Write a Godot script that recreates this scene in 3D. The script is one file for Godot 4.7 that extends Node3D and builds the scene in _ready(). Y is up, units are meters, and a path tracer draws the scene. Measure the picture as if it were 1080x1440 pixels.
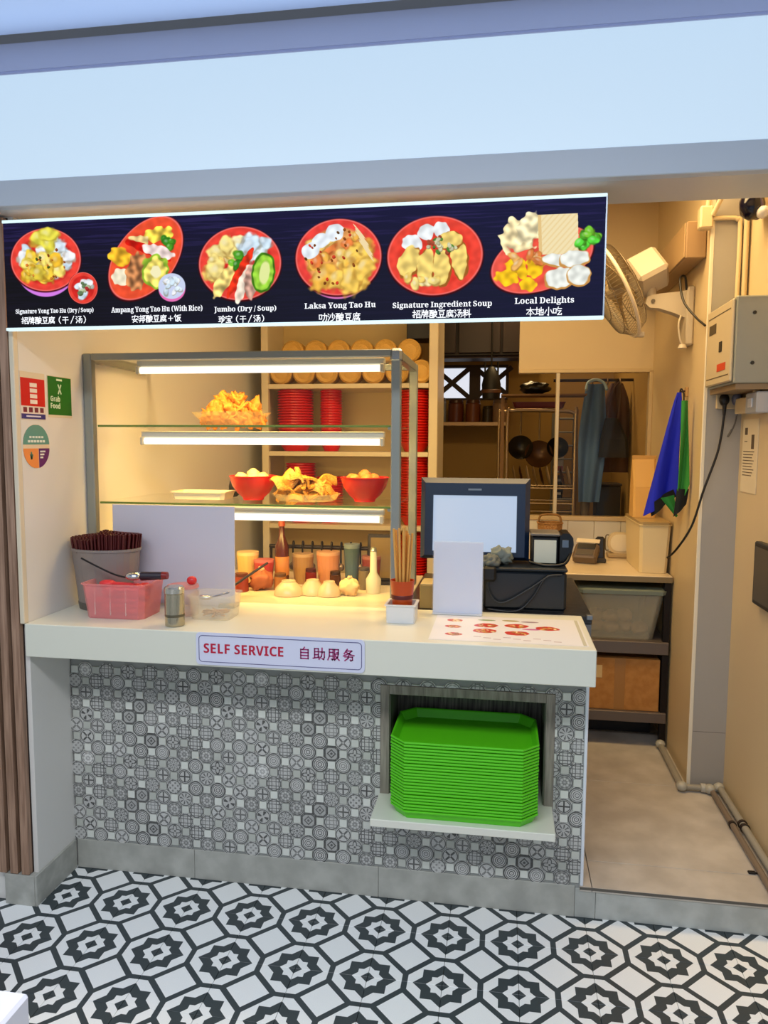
extends Node3D
# A food-court stall: counter with menu light box, glass display case and kitchen behind. Metres, y up; the counter front is z = 0.

var counts := {}
var bases := {}
var group_no := 0
var mats := {}
var rng := RandomNumberGenerator.new()


# ---------------------------------------------------------------- nodes
func numbered(parent: Node, called: String) -> String:
	var key := str(parent.get_instance_id()) + called
	var n: int = counts.get(key, 0)
	counts[key] = n + 1
	return called if n == 0 else "%s_%03d" % [called, n]


func meta(o: Node, label := "", category := "", group := "", kind := "") -> void:
	if label: o.set_meta("label", label)
	if category: o.set_meta("category", category)
	if group: o.set_meta("group", group)
	if kind: o.set_meta("kind", kind)


func thing(called: String, label: String, category: String, at := Vector3.ZERO, group := "") -> Node3D:
	var o := Node3D.new()
	o.name = numbered(self, called)
	add_child(o, true)
	o.position = at
	bases[o] = at
	meta(o, label, category, group)
	return o


func part(called: String, shape, m: Material, parent: Node3D, label := "") -> MeshInstance3D:   # shape in world metres for a thing made by thing()
	var o := MeshInstance3D.new()
	o.name = numbered(parent, called)
	o.mesh = done(shape)
	o.material_override = m
	parent.add_child(o, true)
	if bases.has(parent): o.position = -bases[parent]
	if label: o.set_meta("label", label)
	return o


func solo(called: String, shape, m: Material, label: String, category: String, group := "") -> MeshInstance3D:
	var o := part(called, shape, m, self)
	meta(o, label, category, group)
	return o


func struct(called: String, shape, m: Material, label := "", parent: Node3D = self) -> MeshInstance3D:
	var o := part(called, shape, m, parent)
	if parent == self: meta(o, label, called.split("_")[0], "", "structure")
	return o


func copy_of(o: Node3D, at: Vector3, label := "", turn := 0.0) -> Node3D:
	var c: Node3D = o.duplicate()
	c.name = numbered(self, String(o.name).rstrip("0123456789").trim_suffix("_"))
	add_child(c, true)
	c.position = at
	c.rotation.y = turn
	if label: c.set_meta("label", label)
	return c


func done(shape) -> Mesh:
	if shape is SurfaceTool:
		shape.generate_normals()
		return shape.commit()
	return shape


# ---------------------------------------------------------------- shapes
func mb() -> SurfaceTool:
	var s := SurfaceTool.new()
	s.begin(Mesh.PRIMITIVE_TRIANGLES)
	s.set_smooth_group(-1)
	return s


func tri(s: SurfaceTool, a: Vector3, b: Vector3, c: Vector3) -> void:
	s.add_vertex(a); s.add_vertex(c); s.add_vertex(b)


func quad(s: SurfaceTool, a: Vector3, b: Vector3, c: Vector3, d: Vector3) -> void:
	tri(s, a, b, c); tri(s, a, c, d)


func face(s: SurfaceTool, p: Array, c: Vector3) -> void:   # convex polygon turned away from c
	var mid := Vector3.ZERO
	for q in p: mid += q
	mid /= p.size()
	var n: Vector3 = (p[1] - p[0]).cross(p[2] - p[0])
	var q: Array = p.duplicate()
	if n.dot(mid - c) < 0.0: q.reverse()
	for i in range(1, q.size() - 1): tri(s, q[0], q[i], q[i + 1])


func bx(s: SurfaceTool, lo: Vector3, hi: Vector3, bev := 0.0, xf := Transform3D()) -> SurfaceTool:
	var c := (lo + hi) / 2.0
	var h := (hi - lo).abs() / 2.0
	var b := minf(bev, minf(h.x, minf(h.y, h.z)) * 0.8)
	var wc := xf * c
	var v := {}
	for i in 8:
		var g := Vector3(1 if i & 1 else -1, 1 if i & 2 else -1, 1 if i & 4 else -1)
		for a in 3:
			var e := h - Vector3(b, b, b)
			e[a] = h[a]
			v[i * 3 + a] = xf * (c + g * e)
	for a in 3:
		var u := 1 << ((a + 1) % 3)
		var w := 1 << ((a + 2) % 3)
		for t in [0, 1 << a]:
			face(s, [v[t * 3 + a], v[(t | u) * 3 + a], v[(t | u | w) * 3 + a], v[(t | w) * 3 + a]], wc)
		if b > 0.0:
			for t in [0, u, w, u | w]:
				var a1 := (a + 1) % 3
				var a2 := (a + 2) % 3
				var t2: int = t | (1 << a)
				face(s, [v[t * 3 + a1], v[t2 * 3 + a1], v[t2 * 3 + a2], v[t * 3 + a2]], wc)
	if b > 0.0:
		for i in 8: face(s, [v[i * 3], v[i * 3 + 1], v[i * 3 + 2]], wc)
	return s


func box(x0: float, x1: float, y0: float, y1: float, z0: float, z1: float, bev := 0.0) -> SurfaceTool:
	return bx(mb(), Vector3(x0, y0, z0), Vector3(x1, y1, z1), bev)


func smooth(s: SurfaceTool) -> void:
	group_no += 1
	s.set_smooth_group(group_no)


func lathe(s: SurfaceTool, prof: Array, n := 24, xf := Transform3D()) -> SurfaceTool:   # (radius, height) from the bottom up the outside
	for i in prof.size() - 1:
		if i == 0 or (prof[i] - prof[i - 1]).angle_to(prof[i + 1] - prof[i]) > 0.6 or (prof[i] - prof[i - 1]).angle_to(prof[i + 1] - prof[i]) < -0.6: smooth(s)
		for k in n:
			var a := TAU * k / n
			var b := TAU * (k + 1) / n
			var p := xf * Vector3(prof[i].x * sin(a), prof[i].y, prof[i].x * cos(a))
			var q := xf * Vector3(prof[i].x * sin(b), prof[i].y, prof[i].x * cos(b))
			var r := xf * Vector3(prof[i + 1].x * sin(b), prof[i + 1].y, prof[i + 1].x * cos(b))
			var t := xf * Vector3(prof[i + 1].x * sin(a), prof[i + 1].y, prof[i + 1].x * cos(a))
			if prof[i].x > 1e-6: tri(s, p, q, r)
			if prof[i + 1].x > 1e-6: tri(s, p, r, t)
	s.set_smooth_group(-1)
	return s


func cyl(s: SurfaceTool, at: Vector3, r0: float, r1: float, h: float, n := 20) -> SurfaceTool:
	var b := minf(r0, h) * 0.08
	return lathe(s, [Vector2(0, 0), Vector2(r0 - b, 0), Vector2(r0, b), Vector2(r1, h - b), Vector2(r1 - b, h), Vector2(0, h)], n, Transform3D(Basis(), at))


func along(a: Vector3, b: Vector3) -> Transform3D:   # y axis from a towards b
	var y := (b - a).normalized()
	var x := y.cross(Vector3(0.3, 0.2, 1)).normalized()
	return Transform3D(Basis(x, y, x.cross(y)), a)


func rod(s: SurfaceTool, a: Vector3, b: Vector3, r: float, n := 8, r2 := -1.0) -> SurfaceTool:
	var l := a.distance_to(b)
	return lathe(s, [Vector2(0, 0), Vector2(r, 0), Vector2(r2 if r2 >= 0.0 else r, l), Vector2(0, l)], n, along(a, b))


func tube(s: SurfaceTool, pts: Array, r: float, n := 8, closed := false) -> SurfaceTool:
	var m := pts.size()
	var rings := []
	var x := Vector3.ZERO
	for i in m:
		var a: Vector3 = pts[(i - 1 + m) % m] if closed or i > 0 else pts[i]
		var b: Vector3 = pts[(i + 1) % m] if closed or i < m - 1 else pts[i]
		var d := (b - a).normalized()
		if x == Vector3.ZERO: x = d.cross(Vector3(0.31, 0.9, 0.2)).normalized()
		x = (x - d * x.dot(d)).normalized()
		var y := d.cross(x)
		var ring := []
		for k in n: ring.append(pts[i] + (x * cos(TAU * k / n) + y * sin(TAU * k / n)) * r)
		rings.append(ring)
	smooth(s)
	for i in (m if closed else m - 1):
		for k in n: quad(s, rings[i][k], rings[i][(k + 1) % n], rings[(i + 1) % m][(k + 1) % n], rings[(i + 1) % m][k])
	s.set_smooth_group(-1)
	if not closed:
		face(s, rings[0], pts[1]); face(s, rings[m - 1], pts[m - 2])
	return s


func curve(pts: Array, n := 8) -> Array:   # a smooth line through the points
	var out := []
	for i in pts.size() - 1:
		var p0: Vector3 = pts[maxi(i - 1, 0)]
		var p3: Vector3 = pts[mini(i + 2, pts.size() - 1)]
		for k in n: out.append((pts[i] as Vector3).cubic_interpolate(pts[i + 1], p0, p3, float(k) / n))
	out.append(pts[-1])
	return out


func prism(s: SurfaceTool, poly: PackedVector2Array, z0: float, z1: float, xf := Transform3D()) -> SurfaceTool:   # outline in xy, given depth in z
	var p := poly
	if Geometry2D.is_polygon_clockwise(p): p.reverse()
	var idx := Geometry2D.triangulate_polygon(p)
	for i in range(0, idx.size(), 3):
		var a := p[idx[i]]
		var b := p[idx[i + 1]]
		var c := p[idx[i + 2]]
		if (b - a).cross(c - a) < 0.0:
			var t := b
			b = c
			c = t
		tri(s, xf * Vector3(a.x, a.y, z1), xf * Vector3(b.x, b.y, z1), xf * Vector3(c.x, c.y, z1))
		tri(s, xf * Vector3(a.x, a.y, z0), xf * Vector3(c.x, c.y, z0), xf * Vector3(b.x, b.y, z0))
	for i in p.size():
		var a := p[i]
		var b := p[(i + 1) % p.size()]
		quad(s, xf * Vector3(a.x, a.y, z0), xf * Vector3(b.x, b.y, z0), xf * Vector3(b.x, b.y, z1), xf * Vector3(a.x, a.y, z1))
	return s


func loft(s: SurfaceTool, rings: Array, cap0 := true, cap1 := true) -> SurfaceTool:   # rings run anticlockwise seen from above; they follow the outside upwards
	var n: int = rings[0].size()
	for i in rings.size() - 1:
		for k in n: quad(s, rings[i][k], rings[i][(k + 1) % n], rings[i + 1][(k + 1) % n], rings[i + 1][k])
	if cap0:
		var mid := Vector3.ZERO
		for p in rings[0]: mid += p / float(n)
		for k in n: tri(s, mid, rings[0][(k + 1) % n], rings[0][k])
	if cap1:
		var mid := Vector3.ZERO
		for p in rings[-1]: mid += p / float(n)
		for k in n: tri(s, mid, rings[-1][k], rings[-1][(k + 1) % n])
	return s


func octo(w: float, d: float, c: float, y: float) -> Array:   # rectangle with cut corners in xz, anticlockwise from above
	var x := w / 2.0
	var z := d / 2.0
	var r := []
	for p in [Vector2(x - c, z), Vector2(x, z - c), Vector2(x, -z + c), Vector2(x - c, -z), Vector2(-x + c, -z), Vector2(-x, -z + c), Vector2(-x, z - c), Vector2(-x + c, z)]: r.append(Vector3(p.x, y, p.y))
	return r


func tub_shape(w0: float, d0: float, w1: float, d1: float, h: float, c: float, t: float, lip := 0.006) -> SurfaceTool:   # open box with a rim, base at the origin
	return loft(mb(), [octo(w0, d0, c, 0), octo(w1, d1, c, h - lip), octo(w1 + lip * 2, d1 + lip * 2, c + lip * 0.6, h - lip), octo(w1 + lip * 2, d1 + lip * 2, c + lip * 0.6, h),
		octo(w1 - t * 2, d1 - t * 2, c, h), octo(w0 - t * 2, d0 - t * 2, c, t)])


func blob(s: SurfaceTool, at: Vector3, r: Vector3, seed_: int, rough := 0.18, n := 10, turn := 0.0) -> SurfaceTool:   # an uneven lump
	var f := FastNoiseLite.new()
	f.seed = seed_
	f.frequency = 1.1
	var xf := Transform3D(Basis(Vector3(0, 1, 0), turn), at)
	var p := []
	for i in n + 1:
		var row := []
		for k in n * 2:
			var a := PI * i / n
			var b := TAU * k / (n * 2)
			var d := Vector3(sin(a) * sin(b), -cos(a), sin(a) * cos(b))
			row.append(xf * (d * r * (1.0 + rough * 2.0 * f.get_noise_3dv(d * 1.3 + Vector3(seed_ % 17, 0, 0)))))
		p.append(row)
	smooth(s)
	var m := n * 2
	for i in n:
		for k in m:
			if i > 0: tri(s, p[i][k], p[i][(k + 1) % m], p[i + 1][(k + 1) % m])
			if i < n - 1: tri(s, p[i][k], p[i + 1][(k + 1) % m], p[i + 1][k])
	s.set_smooth_group(-1)
	return s


func sheet(s: SurfaceTool, f: Callable, nu: int, nv: int, t: float) -> SurfaceTool:   # cloth: f(u, v) and the same t behind it
	var a := []
	for i in nu + 1:
		var row := []
		for k in nv + 1: row.append(f.call(float(i) / nu, float(k) / nv))
		a.append(row)
	var b := []
	for i in nu + 1:
		var row := []
		for k in nv + 1:
			var du: Vector3 = a[mini(i + 1, nu)][k] - a[maxi(i - 1, 0)][k]
			var dv: Vector3 = a[i][mini(k + 1, nv)] - a[i][maxi(k - 1, 0)]
			row.append(a[i][k] - du.cross(dv).normalized() * t)
		b.append(row)
	smooth(s)
	for i in nu:
		for k in nv: quad(s, a[i][k], a[i + 1][k], a[i + 1][k + 1], a[i][k + 1])
	smooth(s)
	for i in nu:
		for k in nv: quad(s, b[i][k], b[i][k + 1], b[i + 1][k + 1], b[i + 1][k])
	s.set_smooth_group(-1)
	for i in nu:
		quad(s, a[i][0], b[i][0], b[i + 1][0], a[i + 1][0]); quad(s, a[i][nv], a[i + 1][nv], b[i + 1][nv], b[i][nv])
	for k in nv:
		quad(s, a[0][k], a[0][k + 1], b[0][k + 1], b[0][k]); quad(s, a[nu][k], b[nu][k], b[nu][k + 1], a[nu][k + 1])
	return s


func print_quad(s: SurfaceTool, a: Vector3, b: Vector3, c: Vector3, d: Vector3, u0 := Vector2(0, 1), u1 := Vector2(1, 0)) -> SurfaceTool:   # a low left, b low right, c high right, d high left
	for p in [[a, Vector2(u0.x, u0.y)], [c, Vector2(u1.x, u1.y)], [b, Vector2(u1.x, u0.y)], [a, Vector2(u0.x, u0.y)], [d, Vector2(u0.x, u1.y)], [c, Vector2(u1.x, u1.y)]]:
		s.set_uv(p[1]); s.add_vertex(p[0])
	return s


# ---------------------------------------------------------------- lettering
const HAN := {
	"自": "8,0 6,3;3,3 3,15;3,3 13,3 13,15;3,7 13,7;3,11 13,11;3,15 13,15",
	"助": "2,1 2,13;2,1 7,1 7,13;2,5 7,5;2,9 7,9;0,14 8,12;9,5 15,5 15,12 14,15 12,14;12,0 12,6 11,11 8,15",
	"服": "2,1 2,10 0,15;2,1 7,1 7,14 6,15 5,14;2,5 7,5;2,10 7,10;9,1 9,15;9,1 14,1 14,5 12,5;9,7 14,7 13,11 9,15;10,9 12,12 15,15",
	"务": "6,0 2,6;5,2 12,2 9,5 1,9;5,4 10,7 15,8;3,10 13,10 13,14 11,15 10,14;8,8 7,12 3,15",
	"招": "0,4 6,4;3,0 3,14 1,13;0,10 6,8;8,1 15,1 14,6 12,6;11,1 10,5 7,7;8,9 8,15;8,9 15,9 15,15;8,14 15,14",
	"牌": "2,0 2,8 0,15;5,0 5,5;2,5 7,5;2,9 6,9 6,15;11,0 10,2;8,2 8,8;8,2 14,2 14,8;8,5 14,5;8,8 14,8;11,2 10,8 8,10;7,12 16,12;12,9 12,16",
	"酿": "0,1 8,1;1,4 1,15;1,4 7,4 7,15;3,1 3,7 2,9;5,1 5,8 7,9;1,11 7,11;1,15 7,15;12,0 12,2;9,3 9,15 11,13;9,3 15,3 15,8;9,5 15,5;9,8 15,8;11,8 12,12 16,15;15,9 12,11",
	"豆": "2,1 14,1;4,4 4,9;4,4 12,4 12,9;4,9 12,9;5,10 6,13;11,10 10,13;1,15 15,15",
	"腐": "8,0 8,2;2,2 15,2;2,2 2,9 0,15;6,4 4,7;5,6 5,10;7,5 14,5;12,3 12,9 11,9;8,6 9,8;4,11 4,15;4,11 14,11 14,15;9,10 7,14;9,12 12,14",
	"干": "2,2 14,2;1,8 15,8;8,2 8,16",
	"汤": "1,1 3,3;0,5 2,7;1,15 4,9;6,1 13,1 8,6 15,6 15,13 13,15;9,8 6,12;12,8 8,15",
	"安": "8,0 8,2;1,5 1,2 15,2 15,5;7,4 4,11 13,15;12,7 9,12 3,15;1,9 15,9",
	"邦": "1,3 8,3;1,7 8,7;0,11 9,11;5,0 5,10 2,15;10,1 10,16;10,1 15,1 12,6 15,9 13,12 11,11",
	"饭": "3,0 0,5;2,3 6,3 5,5;3,6 3,14 6,12;8,2 15,1;8,2 8,9 6,15;8,6 14,6 12,11 8,15;10,8 12,12 16,15",
	"珍": "0,2 6,2;1,7 6,7;0,13 6,12;3,2 3,13;11,0 6,6;11,0 16,6;11,5 8,8;12,7 8,12;14,9 7,16",
	"宝": "8,0 8,2;1,5 1,2 15,2 15,5;3,6 13,6;4,10 12,10;1,15 15,15;8,6 8,15;11,11 12,13",
	"叻": "0,3 0,11;0,3 5,3 5,11;0,11 5,11;7,4 15,4 15,12 13,15;11,0 11,6 10,11 7,15",
	"沙": "1,1 3,3;0,5 2,7;1,15 4,9;10,0 10,9;7,3 5,8;13,3 15,7;14,9 11,13 5,16",
	"料": "1,2 2,5;6,2 5,5;0,7 8,7;4,0 4,16;4,8 0,13;4,8 7,12;9,2 11,4;9,6 11,8;8,11 16,10;13,0 13,16",
	"本": "1,4 15,4;8,0 8,16;8,4 1,12;8,4 15,12;5,12 11,12",
	"地": "0,4 6,4;3,0 3,12;0,13 7,11;6,7 15,4 15,10 13,10;11,0 11,11;8,3 8,14 15,14 15,12",
	"小": "8,0 8,15 6,14;4,5 1,11;12,5 15,11",
	"吃": "0,3 0,11;0,3 5,3 5,11;0,11 5,11;9,0 7,5;8,3 15,3;8,7 14,7 8,14 15,14 15,12",
	"(": "13,0 10,4 9,8 10,12 13,16", ")": "3,0 6,4 7,8 6,12 3,16", "/": "12,0 4,16", "+": "8,3 8,13;3,8 13,8",
}


func han(line: String, mid: Vector3, size: float, gap: float, stroke: float, t := 0.0006) -> SurfaceTool:   # brush strokes as thin raised bars, facing +z, centred on mid
	var s := mb()
	var x := mid.x - (line.length() * (size + gap) - gap) / 2.0
	for ch in line:
		for st in (HAN[ch] as String).split(";"):
			var p := []
			for q in st.split(" "):
				var n := q.split_floats(",")
				p.append(Vector3(x + n[0] / 16.0 * size, mid.y + (0.5 - n[1] / 16.0) * size, mid.z))
			for i in p.size() - 1:
				var d: Vector3 = (p[i + 1] - p[i]).normalized() * stroke / 2.0
				var e := Vector3(-d.y, d.x, 0)
				var a: Vector3 = p[i] - d
				var b: Vector3 = p[i + 1] + d
				var f := Vector3(0, 0, t)
				quad(s, a - e + f, b - e + f, b + e + f, a + e + f)
				for side in [[a - e, b - e], [b - e, b + e], [b + e, a + e], [a + e, a - e]]: quad(s, side[0], side[1], side[1] + f, side[0] + f)
		x += size + gap
	return s


func text_mesh(line: String, face_name: String, weight: int) -> TextMesh:
	var f := SystemFont.new()
	f.font_names = PackedStringArray([face_name])
	f.font_weight = weight
	var t := TextMesh.new()
	t.font = f
	t.text = line
	t.font_size = 48
	t.pixel_size = 0.001
	t.depth = 0.0006
	t.curve_step = 1.0
	return t


func letters(line: String, mid: Vector3, width: float, m: Material, parent: Node3D, called := "lettering", face_name := "Droid Sans", weight := 400, xf := Basis(), tall := 1.0) -> MeshInstance3D:
	var t := text_mesh(line, face_name, weight)
	var o := part(called, t, m, parent)
	var k := width / maxf(t.get_aabb().size.x, 1e-4)
	o.transform = Transform3D(xf * Basis.from_scale(Vector3(k, k * tall, 1)), mid - bases.get(parent, Vector3.ZERO))
	return o


# ---------------------------------------------------------------- materials
func mat(c: Color, rough := 0.6, metal := 0.0, key := "") -> StandardMaterial3D:
	var k := "%s %s %s %s" % [c, rough, metal, key]
	if not mats.has(k):
		var m := StandardMaterial3D.new()
		m.albedo_color = c
		m.roughness = rough
		m.metallic = metal
		mats[k] = m
	return mats[k]


func glow(c: Color, e: float) -> StandardMaterial3D:
	var m := StandardMaterial3D.new()
	m.albedo_color = Color(0.55, 0.55, 0.55)
	m.roughness = 0.4
	m.emission_enabled = true
	m.emission = c
	m.emission_energy_multiplier = e
	return m


func glass(c: Color, a: float, rough := 0.02) -> StandardMaterial3D:
	var m := StandardMaterial3D.new()
	m.albedo_color = Color(c, a)
	m.transparency = BaseMaterial3D.TRANSPARENCY_ALPHA
	m.roughness = rough
	m.metallic_specular = 0.22
	return m


func grain(a: Color, b: Color, scale: Vector3, rough := 0.6, freq := 0.02, oct := 4, bump := 0.0) -> StandardMaterial3D:   # two tones mixed by noise, mapped by place
	var n := FastNoiseLite.new()
	n.frequency = freq
	n.fractal_octaves = oct
	n.seed = mats.size() + 3
	var t := NoiseTexture2D.new()
	t.width = 512
	t.height = 512
	t.seamless = true
	t.noise = n
	var g := Gradient.new()
	g.set_color(0, a)
	g.set_color(1, b)
	g.set_offset(0, 0.2)
	g.set_offset(1, 0.8)
	t.color_ramp = g
	var m := StandardMaterial3D.new()
	m.albedo_texture = t
	m.roughness = rough
	m.uv1_triplanar = true
	m.uv1_world_triplanar = true
	m.uv1_scale = scale
	if bump > 0.0:
		var t2 := NoiseTexture2D.new()
		t2.width = 256
		t2.height = 256
		t2.seamless = true
		t2.noise = n
		m.heightmap_enabled = true
		m.heightmap_texture = t2
		m.heightmap_scale = bump
	mats["grain%d" % mats.size()] = m
	return m


func printed(im: Image, rough := 0.5) -> StandardMaterial3D:
	im.generate_mipmaps()
	var m := StandardMaterial3D.new()
	m.albedo_texture = ImageTexture.create_from_image(im)
	m.roughness = rough
	return m


# ---------------------------------------------------------------- prints
func dab(im: Image, c: Vector2, r: Vector2, turn: float, col: Color, rough := 0.0, soft := 0.06, mottle := 0.0, seed_ := 1) -> void:   # an uneven ellipse of printed colour, in pixels
	var f := FastNoiseLite.new()
	f.seed = seed_
	f.frequency = 0.032
	f.fractal_type = FastNoiseLite.FRACTAL_NONE
	var q := maxf(r.x, r.y) * (1.0 + rough) + 2.0
	var cs := cos(turn)
	var sn := sin(turn)
	for y in range(maxi(int(c.y - q), 0), mini(int(c.y + q) + 1, im.get_height())):
		for x in range(maxi(int(c.x - q), 0), mini(int(c.x + q) + 1, im.get_width())):
			var dx := x - c.x
			var dy := y - c.y
			var u := (dx * cs + dy * sn) / r.x
			var v := (-dx * sn + dy * cs) / r.y
			var d := sqrt(u * u + v * v)
			if d > 1.0 + rough: continue
			var n := f.get_noise_2d(x, y)
			var e := clampf((1.0 + rough * n * 0.9 - d) / soft, 0.0, 1.0)
			if e <= 0.0: continue
			var k := 1.0 + mottle * n
			im.set_pixel(x, y, im.get_pixel(x, y).lerp(Color(col.r * k, col.g * k, col.b * k), e))


func bowl_print(im: Image, c: Vector2, r: Vector2, turn := 0.0, rim := Color(0.93, 0.27, 0.22), inside := Color(0.82, 0.16, 0.14)) -> void:
	dab(im, c + Vector2(0, r.y * 0.02), r * 1.03, turn, Color(0.25, 0.03, 0.06), 0.0, 0.04)
	dab(im, c, r, turn, Color(0.98, 0.45, 0.42), 0.0, 0.03)
	dab(im, c, r * 0.965, turn, rim, 0.0, 0.03, 0.08)
	dab(im, c, r * 0.8, turn, inside, 0.0, 0.1, 0.1)


func bits(im: Image, c: Vector2, r: Vector2, n: int, cols: Array, size: Vector2, rough := 0.3, turn0 := 0.0, spread := 3.1) -> void:
	size *= 1.3
	for i in int(n * 0.65):
		var a := rng.randf() * TAU
		var d := sqrt(rng.randf())
		var k := rng.randf_range(0.7, 1.25)
		var col: Color = cols[rng.randi() % cols.size()]
		var p := c + Vector2(cos(a) * r.x, sin(a) * r.y) * d
		var t := turn0 + rng.randf_range(-spread, spread) * 0.5
		dab(im, p + Vector2(1.5, 2.5), size * k * 1.05, t, Color(col.r * 0.74, col.g * 0.68, col.b * 0.60), rough, 0.35, 0.1, i + 7)
		dab(im, p, size * k, t, col, rough, 0.3, 0.14, i * 3 + 1)
		if size.x > 10.0: dab(im, p - size * 0.22, size * k * 0.5, t, col.lightened(0.35), 0.3, 0.8)


# ---------------------------------------------------------------- the place
func area(called: String, at: Vector3, towards: Vector3, size: Vector2, c: Color, e: float) -> void:
	var l := AreaLight3D.new()
	l.name = called
	l.area_size = size
	l.light_color = c
	l.light_energy = e
	l.area_range = 12.0
	l.area_attenuation = 2.0
	l.shadow_enabled = true
	add_child(l, true)
	l.look_at_from_position(at, at + towards, Vector3(0, 1, 0) if absf(towards.y) < 0.9 else Vector3(0, 0, 1))


const WARM := Color(1.0, 0.85, 0.60)
const COOL := Color(0.97, 0.985, 1.0)


func _ready() -> void:
	rng.seed = 11
	var cam := Camera3D.new()
	cam.name = "camera"
	cam.fov = 68.73
	cam.near = 0.02
	cam.position = Vector3(0, 1.4293, 2.208)
	cam.rotation = Vector3(-0.0936, 0.1576, 0.0049)
	add_child(cam)
	cam.current = true
	var env := Environment.new()
	env.background_mode = Environment.BG_COLOR
	env.background_color = Color(0.90, 0.95, 1.0)
	env.background_energy_multiplier = 0.46
	env.tonemap_mode = Environment.TONE_MAPPER_LINEAR
	env.tonemap_exposure = 1.0
	env.sdfgi_enabled = true
	env.ssao_enabled = true
	env.ssil_enabled = true
	var we := WorldEnvironment.new()
	we.name = "surroundings"
	we.environment = env
	add_child(we)
	area("hall_light", Vector3(-0.5, 2.44, 2.05), Vector3(0, -1, 0), Vector2(2.4, 0.4), COOL, 5.8)
	area("kitchen_light", Vector3(0.05, 2.60, -0.50), Vector3(0, -1, 0), Vector2(1.3, 0.4), WARM, 2.7)
	area("fascia_light", Vector3(-0.2, 2.262, 0.307), Vector3(0, 0, 1), Vector2(3.4, 0.27), Color(0.80, 0.92, 1.0), 1.0)
	area("menu_light", Vector3(-0.6, 1.9, 0.197), Vector3(0, 0, 1), Vector2(1.6, 0.3), Color(0.9, 0.7, 0.7), 0.06)
	area("back_room_light", Vector3(0.1, 2.5, -2.6), Vector3(0, -1, 0), Vector2(0.5, 0.2), WARM, 0.95)

	shell()
	floors()
	counter()
	trays()
	light_boxes()
	display_case()
	case_food()
	left_things()
	till()
	shelf_unit()
	worktop()
	column_things()
	wall_things()
	back_room()


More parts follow.
